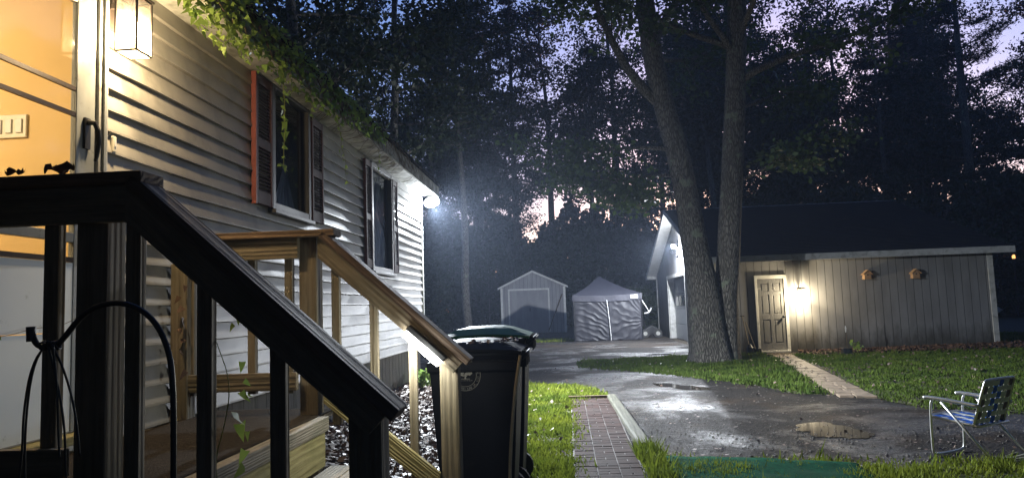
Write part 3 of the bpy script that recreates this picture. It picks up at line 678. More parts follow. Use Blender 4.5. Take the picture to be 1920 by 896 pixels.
LIGHTS['solar'] = point('rail_lamp_light', (mid.x-.01, 4.00, mid.z-.06), 4.2, (.95,.98,.86), .03)
LIGHTS['solar2'] = None

# hook, cords, dead leaves on the rail
Yk = 1.9
hp = [(-1.44,1.432),(-1.43,1.395),(-1.405,1.382),(-1.37,1.384),(-1.345,1.41),(-1.30,1.465),(-1.25,1.492),(-1.18,1.497),(-1.11,1.462),(-1.065,1.395),(-1.042,1.30),(-1.04,1.0),(-1.04,.3),(-1.04,-.02)]
hk = thing('plant_hook', 'black arched metal plant hook standing in front of the near handrail', 'plant hook', (-1.04,Yk,0))
MB().tube(smoothpath([(x,Yk,z) for x, z in hp], 2), .0078, 10).build('rod', M['black'], hk, smooth=True)
MB().tube([(-1.44,Yk,1.400),(-1.442,Yk,1.44)], [.012,.012], 10).build('end_cap', M['black'], hk)
cd = thing('cord_bundle', 'bundle of thin black cords knotted and hanging from the arched hook', 'cords', (-1.40,Yk,1.38))
def px2(x, z, y=Yk-.01): return (x, y, z)
strands = [[(-1.385,1.40),(-1.43,1.34),(-1.45,1.22),(-1.45,1.10),(-1.47,.95)], [(-1.39,1.395),(-1.425,1.33),(-1.44,1.20),(-1.44,1.06),(-1.43,.95)],
           [(-1.37,1.39),(-1.335,1.33),(-1.30,1.22),(-1.285,1.10)], [(-1.375,1.385),(-1.35,1.30),(-1.325,1.18),(-1.32,1.04),(-1.30,.93)], [(-1.36,1.39),(-1.345,1.28),(-1.34,1.16),(-1.335,1.10)]]
for i, s_ in enumerate(strands): MB().tube(smoothpath([(x,Yk-.01-.004*i,z) for x, z in s_], 2), .0032, 6).build('cord', M['cord'], cd, smooth=True)
kn = [(-1.41+.05*(t/40)+.004*math.sin(t*1.9), Yk+.011*math.cos(t*1.3), 1.388+.012*math.sin(t*1.3)) for t in range(40)]
MB().tube(kn, .0035, 6).build('knot', M['cord'], cd, smooth=True)
def deadleaf(x, y, z, s, seed, label):
    mb = MB(); nu, nv = 9, 6; R_ = random.Random(seed)
    for j in range(nv+1):
        for i in range(nu+1):
            u, v_ = i/nu-.5, j/nv-.5; w = math.cos(u*2.6)*(1+.35*R_.uniform(-1,1)*(abs(v_) > .4))
            mb.v.append((x+u*s, y+v_*s*.6*w, z+.012+s*.22*math.sin(u*5+seed)**2+s*.3*v_*v_*2+s*.06*R_.uniform(-1,1)))
    for j in range(nv):
        for i in range(nu):
            a_ = j*(nu+1)+i; mb.f.append((a_,a_+1,a_+nu+2,a_+nu+1)); mb.mi.append(0)
    o = mb.build('dead_leaf', M['leafdead']); tagp(o, label, 'leaf', 'curled dead leaves on the near rail cap')
deadleaf(-1.66, 2.30, 1.925, .10, 3, 'larger curled dead leaf lying on the black rail cap'); deadleaf(-1.80, 2.28, 1.925, .065, 8, 'smaller curled dead leaf lying on the black rail cap')

# ------------------------------------------------------------------ vines
def vine(name, label, stems, leaves_c, size, mat=None, smat=None, r=.003, droop=True, group=None):
    t = thing(name, label, 'vine', leaves_c[0] if len(leaves_c) else stems[0][0], group)
    mb = MB()
    for s_ in stems: mb.tube(smoothpath(s_, 2), [r*(1-.5*i/(len(smoothpath(s_,2))-1)) for i in range(len(smoothpath(s_,2)))], 5)
    mb.build('stem', smat or M['stem'], t)
    vs = []
    for c in leaves_c:
        c = Vector(c); s = size*random.uniform(.5, 1.2)
        d = Vector((random.gauss(.25,.5), random.gauss(-.2,.5), random.gauss(-.9,.35))).normalized()
        e = d.cross(Vector((random.gauss(.8,.5), random.gauss(-.6,.5), random.gauss(0,.5)))).normalized(); nn_ = d.cross(e)
        # ivy like pointed 6-gon folded slightly
        cu_ = random.uniform(-.35,.1); wd_ = random.uniform(.7,1.05); pts = [(0,0,0),(-.06,.36*wd_,.12),(.35,.26*wd_,.08),(1.0,0,cu_),(.35,-.26*wd_,.08),(-.06,-.36*wd_,.12)]
        vs += [tuple(c+(d*p[0]+e*p[1]+nn_*p[2])*s) for p in pts]
    off = wloc(t)
    npmesh('leaves', np.array(vs)-np.array(off), 6, mat or M['ivy'], t)
    return t
lc = []; st = []
# dense mass along fascia from Y 3.8 to 8.2, thinning
for i in range(1500):
    u = random.random()**1.5; y = 3.7+4.4*u; th = (1-u)
    lc.append((-1.975+random.uniform(-.06,.05)+.02*th, y, 3.46-random.random()**1.4*(.14+.30*th)+random.uniform(-.02,.01+.09*max(0,th-.55))))
for i in range(60):
    y = random.uniform(3.6, 9.2); pts = [(-1.98,y,3.45)]
    for k in range(6): y += random.uniform(.05,.4); pts.append((-1.97+random.uniform(-.04,.02), y, 3.40+random.uniform(-.22,.12)))
    st.append(pts)
for i in range(40):  # runners across the soffit far part
    y = random.uniform(6, 11); st.append([(-1.99,y,3.28),(-2.1+random.uniform(-.05,.05),y+random.uniform(.1,.4),3.275),(-2.28,y+random.uniform(.2,.6),3.27)])
vine('creeper_vine', 'leafy green creeper spilling over the house eave', st, lc, .058)
def tendril(y, x, zt, zb, n, label, sz=.05, sway=.03, dy=0):
    k = 8; pts = [(x+random.uniform(-1,1)*sway*.4, y+dy*i/k+random.uniform(-1,1)*sway, zt+(zb-zt)*i/k) for i in range(k+1)]
    P = smoothpath(pts, 1); ls = []
    for i in range(n):
        q = P[int(len(P)*(i/n)**1.1*.999)]; ls.append((q.x+random.uniform(-.02,.02), q.y+random.uniform(-.03,.03), q.z+random.uniform(-.02,.02)))
    vine('hanging_vine', label, [pts], ls, sz, smat=M['gstem'], group='vine tendrils hanging from the eave')
tendril(5.08, -1.98, 3.42, 2.50, 42, 'longest vine tendril, dangling in front of the first maroon shutter', .06)
tendril(5.75, -2.0, 3.40, 3.02, 16, 'short leafy tendril hanging over the near window top')
tendril(6.6, -2.05, 3.36, 2.66, 18, 'thin tendril curving down past the second shutter', .04, .04, .25)
tendril(5.3, -2.0, 3.45, 3.1, 14, 'short tendril between the longest one and the near window')
tendril(4.3, -1.98, 3.45, 3.2, 16, 'short bright tendril hanging nearest the lantern', .07)
tendril(8.1, -2.05, 3.36, 3.05, 12, 'small tendril hanging over the far window', .04)
# climbing vine on near baluster
lc = [(-1.10+random.uniform(-.01,.05), 2.36+random.uniform(0,.04), z+random.uniform(-.02,.02)) for z in (1.43,1.41,1.31,1.22,1.20,1.12,1.06,1.00,.97,1.25,1.15)]
vine('climbing_vine', 'small green vine climbing the near baluster by the deck edge', [[(-1.12+.03*math.sin(i*1.8), 2.345+.02*math.cos(i*1.8), .2+.13*i) for i in range(10)]], lc, .055, smat=M['gstem'])
lc = [(-1.42+random.uniform(-.05,.05), 2.9+random.uniform(0,.5), .95+random.uniform(0,.35)) for _ in range(9)]
lc = [(-2.17+random.uniform(-.03,.03), 4.05+random.uniform(-.05,.03), 1.15+.06*i) for i in range(9)]
vine('climbing_vine', 'dark withered vine with small leaves on the far baluster next to the wall', [[(-2.18+.02*math.sin(i*1.8), 4.12+.02*math.cos(i*1.8), .9+.1*i) for i in range(10)]], lc, .06, mat=M['leafdead'])
# dry runner across the storm door
r_ = [(-2.262,2.45,1.36),(-2.26,2.6,1.40),(-2.255,2.8,1.395),(-2.25,3.0,1.43),(-2.24,3.15,1.43),(-2.23,3.3,1.5)]
vine('dry_vine', 'thin leafless runner stretched across the white storm door panel', [r_, [(-2.26,2.78,1.39),(-2.262,2.74,1.3),(-2.262,2.72,1.15)], [(-2.26,2.6,1.40),(-2.262,2.5,1.34)]], [(-2.258,2.8,1.40)], .015, r=.002)
def weed(loc, h, n, label, sz=.09, cat='plant', spread=.15):
    t = thing('weed_plant', label, cat, loc); mb = MB(); vs = []
    for i in range(n):
        a = random.uniform(0,2*PI); rr = spread*random.random()**.6; e = (loc[0]+math.cos(a)*rr, loc[1]+math.sin(a)*rr, loc[2]+h*random.uniform(.4,1))
        mb.tube([loc, (loc[0]*.4+e[0]*.6, loc[1]*.4+e[1]*.6, loc[2]+(e[2]-loc[2])*.7), e], .003, 4)
        for k in range(4): vs.append((e[0]+random.uniform(-.05,.05), e[1]+random.uniform(-.05,.05), e[2]+random.uniform(-.08,.02)))
    mb.build('stem', M['gstem'], t)
    npmesh('leaves', leafquads(np.array(vs)-np.array(loc), sz, aspect=.75), 4, M['ivy'], t)
weed((-2.12,10.6,.28), .30, 22, 'clump of green weeds growing against the house skirting')
weed((-1.75,6.6,.18), .10, 10, 'low green weed in the leaf litter beside the steps', .05)
weed((-.82,11.9,0), .22, 8, 'pale green weed sprouting at the grass edge behind the bins', .08)
weed((7.0,18.6,0), .32, 7, 'small leafy seedling standing before the garage wall', .10)

# ------------------------------------------------------------------ bins
def textmesh(s, size):
    cu = D.curves.new('t', 'FONT'); cu.body = s; cu.size = size; cu.align_x = 'CENTER'; cu.extrude = .0008
    ob = D.objects.new('t', cu); COL.objects.link(ob); dg = bpy.context.evaluated_depsgraph_get(); dg.update()
    me = ob.evaluated_get(dg).to_mesh(); v = [tuple(x.co) for x in me.vertices]; f = [tuple(p.vertices) for p in me.polygons]
    ob.evaluated_get(dg).to_mesh_clear(); D.objects.remove(ob); D.curves.remove(cu); return v, f
def bin_(x0, x1, y0, y1, h, lidmat, label, seal=False, open_=0):
    t = thing('wheelie_bin', label, 'trash bin', ((x0+x1)/2,(y0+y1)/2,0), 'wheeled bins by the steps')
    b = MB(); i0 = .04
    def ring(z, e): return [(x0+e,y0+e,z),(x1-e,y0+e,z),(x1-e,y1-e,z),(x0+e,y1-e,z)]
    rings = [ring(.06,.075), ring(h*.45,.04), ring(h-.16,.012), ring(h-.155,-.004), ring(h-.09,-.008), ring(h-.09,.02), ring(h-.05,.0), ring(h-.03,.0), ring(h-.03,.03), ring(.3,.08)]
    for r in rings: b.v += r
    for k in range(len(rings)-1):
        for q in range(4): b.f.append((k*4+q, k*4+(q+1) % 4, k*4+4+(q+1) % 4, k*4+4+q)); b.mi.append(0)
    b.f += [(3,2,1,0)]; b.mi += [0]
    b.build('body', M['binblack'], t, bevel=.012)
    l = MB(); n_ = 10
    for j in range(n_+1):
        for i in range(n_+1):
            u, v_ = i/n_, j/n_; e = min(u,1-u,v_,1-v_); zz = h-.025+.045*min(1,e*5)+.02*math.sin(u*PI)+(.012 if .25 < u < .75 and .2 < v_ < .8 else 0)
            l.v.append((x0-.025+(x1-x0+.05)*u, y0-.03+(y1-y0+.05)*v_, zz+.004*noise.noise(Vector((u*6,v_*6,h)))))
    for j in range(n_):
        for i in range(n_):
            a_ = j*(n_+1)+i; l.f.append((a_,a_+1,a_+n_+2,a_+n_+1)); l.mi.append(0)
    lo = l.build('lid', lidmat, t); s_ = lo.modifiers.new('s','SOLIDIFY'); s_.thickness = .02; s_.offset = -1
    hd = MB()
    ym = (y0+y1)/2
    hd.tube([(x1+.005,y0+.05,h-.09),(x1+.055,y0+.05,h-.05),(x1+.06,y0+.08,h-.045),(x1+.06,y1-.08,h-.045),(x1+.055,y1-.05,h-.05),(x1+.005,y1-.05,h-.09)], .014, 8)
    for yy in (y0+.10, ym-.05, ym+.05, y1-.10): hd.box(x1-.01,x1+.05,yy-.008,yy+.008,h-.14,h-.03)
    hd.build('handle', M['binblack'], t)
    for yy in (y0+.02, y1-.07):
        w = MB(); w.tube([(x1-.13,yy,.12),(x1-.13,yy+.05,.12)], .12, 18); w.build('wheel', M['rubber'], t)
    if seal:
        yf = lambda z: y0+.012+(h-.16-z)*.028/(h*.55-.16)  # front face slope
        v, f = [], []; cx_, cz_ = -.70, .995; R_ = .105
        s = MB()
        def ringm(r0, r1, sgm=64):
            n0 = len(s.v)
            for k in range(sgm):
                a_ = 2*PI*k/sgm
                for r in (r0, r1): s.v.append((cx_+r*math.cos(a_), 0, cz_+r*math.sin(a_)))
            for k in range(sgm):
                k2 = (k+1) % sgm; s.f.append((n0+2*k, n0+2*k2, n0+2*k2+1, n0+2*k+1)); s.mi.append(0)
        ringm(.1015,.1045); ringm(.0745,.0770)
        def arc(txt, r, a_start, a_end, up):
            for i, ch in enumerate(txt):
                if ch == ' ': continue
                a_ = a_start+(a_end-a_start)*i/(len(txt)-1); vv, ff = textmesh(ch, .0215)
                ca, sa = math.cos(a_), math.sin(a_); out = []
                for p in vv:
                    lx, lz = p[0], p[1]
                    if up: tx, tz, rx, rz = sa, -ca, ca, sa
                    else: tx, tz, rx, rz = -sa, ca, -ca, -sa
                    base = r if up else r+.0155
                    out.append((cx_+base*ca+lx*tx+lz*rx, 0, cz_+base*sa+lx*tz+lz*rz))
                s.add(out, ff)
        arc('TOWN OF KENNEBUNK, MAINE', .0815, rad(200), rad(8), True)
        arc('INCORPORATED JUNE 24, 1820', .0815, rad(196), rad(352), False)
        vv, ff = textmesh('LAFAYETTE ELM', .0135); s.add([(cx_+p[0], 0, cz_-.040+p[1]) for p in vv], ff)
        # elm tree emblem
        s.add([(cx_-.006,0,cz_-.026),(cx_+.006,0,cz_-.026),(cx_+.004,0,cz_+.004),(cx_-.004,0,cz_+.004)], [(0,1,2,3)])
        s.add([(cx_-.03,0,cz_-.024),(cx_+.032,0,cz_-.026),(cx_+.03,0,cz_-.0225),(cx_-.03,0,cz_-.0215)], [(0,1,2,3)])
        RR = random.Random(4)
        for k in range(90):
            a_ = RR.uniform(0,2*PI); r = RR.random()**.5; px_, pz_ = cx_+.046*r*math.cos(a_), cz_+.017+.022*r*math.sin(a_); q = RR.uniform(.003,.006)
            s.add([(px_+q*math.cos(j*PI/3), 0, pz_+q*math.sin(j*PI/3)) for j in range(6)], [tuple(range(6))])
        s.v = [(p[0], yf(p[2])-.003-(.0005*(k % 3)), p[2]) for k, p in enumerate(s.v)]
        s.build('town_seal', M['seal'], t)
    return t
# front: rings face slopes from e=.012 at h-.16 to .04 at .45h, so follow it
bin_(-.955, -.335, 5.0, 5.62, 1.175, M['binblack'], 'black wheeled trash bin with a pale round town seal, nearest the steps', True)
bin_(-.99, -.315, 5.70, 6.36, 1.245, M['bingreen'], 'wheeled bin with a green lid standing behind the black one')
# debris on black bin lid
n = 160; c = np.c_[RN.uniform(-.93,-.34,n), RN.uniform(4.99,5.6,n), np.full(n, 1.207)+RN.uniform(0,.012,n)]
o = npmesh('leaf_litter', leafquads(c, .05, flat=.85, aspect=.6), 4, M['litter']); o['kind'] = 'stuff'
mb = MB(); mb.tube(smoothpath([(-.32,4.985,1.12),(-.335,4.975,1.05),(-.36,4.97,.9),(-.385,4.965,.7),(-.41,4.965,.45),(-.42,4.965,.2)],2), .011, 6)
tagp(mb.build('tan_strap', M['tan']), 'tan strap hanging down the corner of the black trash bin', 'strap')

# ------------------------------------------------------------------ garage
GX0, GX1, GY0, GY1 = 4.0, 11.08, 20.0, 32.6
gar = thing('garage', 'long grey board-sided garage with white trim and dark shingle roof', 'garage', (7.5,26,0))
RY, RZ, EZ = 26.3, 4.42, 2.44
def rz(y): return EZ+(RZ-EZ)*(1-abs(y-RY)/(RY-GY0)) if True else 0
def grooved(axis, c, u0, u1, zb, zt, nrm_, mb):
    u = u0; g = .011; dpt = .012*nrm_
    while u < u1-.001:
        e = min(u+.2032, u1)
        def P(uu, dd, z): return (uu, c+dd, z) if axis == 'x' else (c+dd, uu, z)
        mb.add([P(u+g,0,zb),P(e,0,zb),P(e,0,zt(e)),P(u+g,0,zt(u+g))], [(0,1,2,3)], 0)
        mb.add([P(u,-dpt,zb),P(u+g,-dpt,zb),P(u+g,-dpt,zt(u+g)),P(u,-dpt,zt(u))], [(0,1,2,3)], 1)
        mb.add([P(u,0,zb),P(u,-dpt,zb),P(u,-dpt,zt(u)),P(u,0,zt(u))], [(0,1,2,3)], 1)
        mb.add([P(u+g,0,zb),P(u+g,-dpt,zb),P(u+g,-dpt,zt(u+g)),P(u+g,0,zt(u+g))], [(0,1,2,3)], 1)
        u = e
mb = MB(); grooved('x', GY0, GX0, GX1, -.02, lambda u: EZ, -1, mb); mb.build('front_wall', [M['gwall'], M['groove']], gar)
OY0, OY1, OZ = 25.0, 29.1, 2.28
mb = MB(); grooved('y', GX0, GY0, OY0, -.02, rz, -1, mb); grooved('y', GX0, OY1, GY1, -.02, rz, -1, mb)
u = OY0
mb2 = MB(); grooved('y', GX0, OY0, OY1, OZ, rz, -1, mb); mb.build('gable_wall', [M['gwall'], M['groove']], gar)
mb = MB(); mb.box(GX0+.02,GX1,GY1-.05,GY1,-.02,EZ); mb.box(GX1-.05,GX1,GY0+.01,GY1-.05,-.02,EZ); mb.prism([(GX1-.04,GY0,EZ),(GX1-.04,GY1,EZ),(GX1-.04,RY,RZ)],(.03,0,0)); mb.build('rear_wall', M['gwall'], gar)
# opening recess + overhead door
od = MB(); nsec = 4
for k in range(nsec):
    z0 = .01+k*.565; od.box(GX0+.22,GX0+.26,OY0,OY1,z0,z0+.555)
odo = od.build('overhead_door', M['gdoor'], gar, bevel=.006)
pn = MB()
for k in range(4): pn.box(GX0+.212,GX0+.219,OY0+.25+k*.95,OY0+.95+k*.95,1.25,1.60)
pn.build('pane', M['gpane'], odo)
mb = MB(); mb.box(GX0+.013,GX0+.27,OY1,OY1+.05,0,OZ); mb.box(GX0+.013,GX0+.27,OY0-.05,OY0,0,OZ); mb.box(GX0+.013,GX0+.27,OY0,OY1,OZ,OZ+.05)
mb.box(GX0-.03,GX0-.002,OY1+.0,OY1+.22,0,OZ+.12); mb.box(GX0-.03,GX0-.002,OY0-.14,OY0,0,OZ+.12); mb.box(GX0-.03,GX0-.002,OY0,OY1,OZ,OZ+.12)
mb.build('opening_trim', M['gtrim'], gar, bevel=.004)
mb = MB(); mb.box(GX0-.032,GX0+.10,GY0-.03,GY0-.003,-.01,EZ-.01); mb.box(GX0-.032,GX0-.002,GY0-.003,GY0+.1,-.01,EZ-.01)
mb.box(GX1-.11,GX1+.03,GY0-.03,GY0-.003,-.01,EZ-.01); mb.box(GX0-.032,GX0-.002,GY1-.12,GY1+.02,-.01,EZ); mb.build('corner_board', M['gtrim'], gar, bevel=.004)
# roof
def roofz(y, lift=0): return 2.545+(4.66-2.545)*(1-abs(y-RY)/(RY-19.55))+lift
YE0, YE1 = 19.55, 33.05; RX0, RX1 = 3.6, 11.42
mb = MB(); nc = 42
for side in (0, 1):
    for k in range(nc):
        ya = YE0+(RY-YE0)*k/nc if side == 0 else YE1-(YE1-RY)*k/nc
        yb = YE0+(RY-YE0)*(k+1)/nc+.03 if side == 0 else YE1-(YE1-RY)*(k+1)/nc-.03
        mb.add([(RX0,ya,roofz(ya)+.008),(RX1,ya,roofz(ya)+.008),(RX1,yb,roofz(yb)-.004),(RX0,yb,roofz(yb)-.004),(RX0,ya,roofz(ya)-.003),(RX1,ya,roofz(ya)-.003)], [(0,1,2,3),(4,5,1,0)])
mb.build('roof', M['shingle'], gar)
mb = MB()
for ya, yb in ((YE0,RY),(RY,YE1)): mb.prism([(RX0+.02,ya,roofz(ya,-.03)),(RX0+.02,yb,roofz(yb,-.03)),(RX0+.02,yb,roofz(yb,-.008)),(RX0+.02,ya,roofz(ya,-.008))], (RX1-RX0-.04,0,0))
mb.build('roof_deck', M['gtrim'], gar)
mb = MB(); mb.box(RX0+.02,RX1-.0,YE0-.02,YE0+.012,2.375,2.538); mb.box(RX0,RX1,YE1-.01,YE1+.02,2.40,2.53)
for X_ in (RX0-.022, RX1):
    for ya, yb in ((YE0-.02,RY),(RY,YE1+.02)):
        mb.prism([(X_,ya,roofz(ya,-.165)),(X_,yb,roofz(yb,-.165)),(X_,yb,roofz(yb,-.006)),(X_,ya,roofz(ya,-.006))], (.02,0,0))
mb.build('fascia', M['gtrim'], gar, bevel=.003)
mb = MB(); mb.box(GX0-.35,RX1-.02,YE0+.014,GY0-.035,2.40,2.415); mb.build('eave_soffit', M['white'], gar)
mb = MB()
for ya, yb in ((GY0-.4,RY),(RY,GY1+.4)): mb.prism([(RX0+.003,ya,roofz(ya,-.15)),(RX0+.003,yb,roofz(yb,-.15)),(RX0+.003,yb,roofz(yb,-.135)),(RX0+.003,ya,roofz(ya,-.135))], (.39,0,0))
mb.build('rake_soffit', M['white'], gar)
mb = MB(); mb.box(RX0+.002,GX0-.002,GY1-.0,YE1-.012,2.40,2.42); mb.box(RX0-.0,RX0+.35,YE1-.40,YE1-.012,2.42,2.70); mb.build('eave_return', M['gtrim'], gar)
# walk door
DX0, DX1 = 5.02, 5.80
mb = MB(); mb.box(DX0-.02,DX0+.045,GY0-.045,GY0-.002,0,2.0); mb.box(DX1-.045,DX1+.035,GY0-.045,GY0-.002,0,2.0); mb.box(DX0-.02,DX1+.035,GY0-.047,GY0-.002,1.94,2.03); mb.box(DX0,DX1+.02,GY0-.09,GY0-.002,0,.05)
fr = mb.build('door_frame', M['white'], gar, bevel=.005)
dm = MB(); dm.box(DX0+.047,DX1-.047,GY0-.016,GY0-.004,.055,1.935); dd = dm.build('door', M['walkdoor'], gar)
st_ = MB(); xa, xb = DX0+.047, DX1-.047; xm = (xa+xb)/2; T = GY0-.028; B = GY0-.0165
for a_, b_ in ((xa,xa+.09),(xm-.045,xm+.045),(xb-.09,xb)): st_.box(a_,b_,T,B,.055,1.935)
for z0, z1 in ((.055,.24),(.86,1.00),(1.52,1.60),(1.83,1.935)):
    for a_, b_ in ((xa+.09,xm-.045),(xm+.045,xb-.09)): st_.box(a_,b_,T,B,z0,z1)
st_.build('stiles', M['walkdoor'], dd, bevel=.004)
pp = MB()
for z0, z1 in ((.24,.86),(1.00,1.52),(1.60,1.83)):
    for a_, b_ in ((xa+.09,xm-.045),(xm+.045,xb-.09)): pp.box(a_+.03,b_-.03,T+.004,B,z0+.03,z1-.03)
pp.build('raised_panel', M['walkdoor'], dd, bevel=.006)
k_ = MB(); k_.tube([(xb-.05,T,.93),(xb-.05,T-.02,.93),(xb-.05,T-.03,.93),(xb-.05,T-.055,.93),(xb-.05,T-.065,.93)], [.028,.012,.024,.028,.015], 12); k_.build('knob', M['black'], dd, smooth=True)
# gable flood + camera
gf = thing('floodlight', 'twin-head white floodlight shining on the garage gable above the overhead door', 'floodlight', (3.97,26.0,3.25))
MB().tube([(3.998,25.95,3.25),(3.965,25.95,3.25)], [.055,.05], 16).build('mount', M['grille'], gf)
for dy in (-.11, .11):
    hd = MB(); p0 = Vector((3.96,25.95+dy*.3,3.27)); p1 = Vector((3.86,25.95+dy,3.34)); dv = Vector((-.7,-.45+dy,-.35)).normalized()
    hd.tube([p0,p1], .012, 8); hd.tube([p1-dv*.03,p1,p1+dv*.04,p1+dv*.06], [.03,.06,.075,.08], 14); ho = hd.build('lamp_head', M['grille'], gf)
    MB().tube([p1+dv*.0605,p1+dv*.068], [.074,.07], 14).build('lens', M['bulbcold'], ho)
    sp = D.lights.new('gable_flood_beam', 'SPOT'); sp.energy = 1700 if dy > 0 else 1050; sp.color = (.88,.93,1); sp.spot_size = rad(172); sp.spot_blend = 1; sp.shadow_soft_size = .05
    point('gable_flood_light', tuple(p1+dv*.15), 75, (.88,.93,1), .06)
    so = D.objects.new('gable_flood_beam', sp); COL.objects.link(so); so.location = tuple(p1+dv*.14); so.rotation_euler = Vector((-.85,.3,-.45) if dy > 0 else (-.6,-.65,-.42)).to_track_quat('-Z','Y').to_euler()
cm = thing('security_camera', 'small dark dome camera below the gable floodlight', 'camera', (3.97,25.95,2.98))
MB().tube([(3.998,25.95,3.0),(3.93,25.95,3.0)], [.035,.035], 12).build('base', M['grille'], cm); MB().tube([(3.93,25.95,3.03),(3.93,25.95,2.99),(3.93,25.95,2.95),(3.93,25.95,2.92)], [.045,.05,.04,.015], 14).build('dome', M['black'], cm, smooth=True)

# birdhouses
def birdhouse(x, z, label, tilt, open_=False):
    t = thing('birdhouse', label, 'birdhouse', (x,19.86,z), 'birdhouses on the garage wall')
    w, h, dp = .085, .15, .15
    b = MB(); b.prism([(x-w,19.985-dp,z-.06),(x+w,19.985-dp,z-.06),(x+w,19.985-dp,z+h*.45),(x,19.985-dp,z+h),(x-w,19.985-dp,z+h*.45)], (0,dp,0)); b.build('body', M['cedar'], t, bevel=.003)
    r = MB()
    for s_ in (-1, 1): r.prism([(x,19.985-dp-.03,z+h+.006),(x+s_*(w+.04),19.985-dp-.03,z+h*.45-.025),(x+s_*(w+.04),19.985-dp-.03,z+h*.45-.010),(x,19.985-dp-.03,z+h+.022)], (0,dp+.03,0))
    r.build('roof', M['cedar'], t)
    MB().tube([(x,19.985-dp-.004,z+.04),(x,19.985-dp+.001,z+.04)], .02, 14).build('entry_hole', M['groove'], t)
    MB().box(x-w-.012,x+w+.012,19.985-dp-.03,19.985,z-.075,z-.061).build('floor', M['cedar'], t)
    return t
b1 = birdhouse(7.88, 1.90, 'reddish wooden birdhouse nearer the lantern on the garage wall', 1); b2 = birdhouse(9.10, 1.88, 'grey-brown wooden birdhouse farther right on the garage wall', 0)
# items at the garage
t = thing('spotlight_box', 'small dark box lamp on the lawn in front of the garage wall', 'garden lamp', (6.70,18.4,0))
MB().box(6.59,6.80,18.36,18.52,.02,.17).build('housing', M['black'], t, bevel=.015); MB().box(6.62,6.77,18.352,18.359,.05,.14).build('lens', M['gpane'], t); MB().tube([(6.69,18.44,-.05),(6.69,18.44,.03)], .02, 8).build('stake', M['black'], t)
t = thing('garden_stake', 'thin upright stake with a small white tag before the garage wall', 'stake', (6.88,18.9,0))
MB().tube([(6.88,18.9,0),(6.88,18.9,.45),(6.86,18.9,.95)], .006, 6).build('rod', M['stem'], t); MB().tube([(6.865,18.88,.52),(6.87,18.88,.62),(6.865,18.88,.68)], [.012,.02,.008], 8).build('tag', M['grille'], t)
def tool(x, dx, h, label, nm, head):
    t = thing(nm, label, 'garden tool', (x,19.75,0), 'tools leaning by the garage door')
    MB().tube([(x,19.72,.12),(x+dx,19.93,h)], .014, 8).build('handle', M['wood_z'], t)
    if head == 'shovel': 
        MB().tube([(x+.004,19.70,-.0),(x,19.705,.06),(x,19.71,.16),(x+.003,19.72,.26)], [.02,.09,.09,.02], 10).build('blade', M['black'], t)
        MB().tube([(x+dx-.06,19.93,h),(x+dx+.06,19.93,h)], .012, 8).build('grip', M['black'], t)
    else: MB().box(x-.14,x+.14,19.70,19.735,.0,.13).build('head', M['black'], t)
tool(4.72, -.10, .98, 'short-handled shovel leaning on the wall left of the garage door', 'shovel', 'shovel'); tool(4.86, -.16, .82, 'broad-headed push broom leaning left of the garage door', 'broom', 'broom')
# things right of the garage
t = thing('lantern_post', 'small orange lantern glowing among trees right of the garage', 'lantern', (23.3,40,0))
MB().tube([(23.3,40,0),(23.3,40,3.0)], .04, 8).build('pole', M['black'], t)
lg = MB(); lg.box(23.24,23.36,39.94,40.06,3.0,3.2); lg.build('lamp_glass', emis('orange_glow', (1,.45,.15), 1.0), t, bevel=.02); MB().box(23.21,23.39,39.91,40.09,3.202,3.24).build('cap', M['black'], t)
mb = MB(); mb.add([(12.55,23.0,.6),(12.95,23.0,.83),(12.62,23.05,1.08),(12.62,23.2,.58)], [(0,1,2),(0,2,3),(1,2,3),(0,1,3)])
tagp(mb.build('white_tarp_corner', M['grille']), 'corner of a white tarp sticking out behind the right end of the garage', 'tarp')
dh = thing('house', 'pale blue distant house half hidden by trees at the far right', 'house', (37,66,0))
mb = MB(); mb.box(30,44,66,72,0,6.6); mb.build('wall', M['housefar'], dh)
MB().prism([(29.5,65.5,6.6),(44.5,65.5,6.6),(44.5,69,8.6),(29.5,69,8.6)], (0,.2,.2)).build('roof', M['shingle'], dh)
for x in (32, 35, 38, 41):
    w_ = MB().box(x,x+1.1,65.93,65.99,4.0,5.3).build('window', M['gpane'], dh); MB().box(x-.1,x+1.2,65.9,65.98,3.85,3.99).build('sill', M['white'], w_)

# ------------------------------------------------------------------ shed
shed = thing('shed', 'small grey gabled shed with pale trim and double doors behind the driveway', 'shed', (-1.74,40.5,0))
SX0, SX1, SY0, SY1 = -3.42, -.02, 39.0, 42.8; SM = (SX0+SX1)/2
def sz(x): return 2.46+.78*(1-abs(x-SM)/(SX1-SM))
mb = MB(); grooved('x', SY0, SX0, SM, .0, sz, -1, mb); grooved('x', SY0, SM, SX1, .0, sz, -1, mb); mb.build('front_wall', [M['shedwall'], M['groove']], shed)
mb = MB(); mb.box(SX0,SX0+.05,SY0+.015,SY1,0,2.45); mb.box(SX1-.05,SX1,SY0+.015,SY1,0,2.45); mb.box(SX0+.05,SX1-.05,SY1-.05,SY1,0,2.45); mb.build('wall', M['shedwall'], shed)
mb = MB()
for s_ in (-1, 1):
    xe = SM+s_*1.90; mb.prism([(SM,SY0-.12,3.30),(xe,SY0-.12,2.42),(xe,SY0-.12,2.47),(SM,SY0-.12,3.35)], (0,4.1,0))
mb.build('roof', M['shingle'], shed)
mb = MB()
for s_ in (-1, 1):
    xe = SM+s_*1.86; mb.prism([(SM,SY0-.10,3.18),(xe,SY0-.10,2.32),(xe,SY0-.10,2.42),(SM,SY0-.10,3.298)], (0,.03,0))
mb.build('rake_board', M['white'], shed)
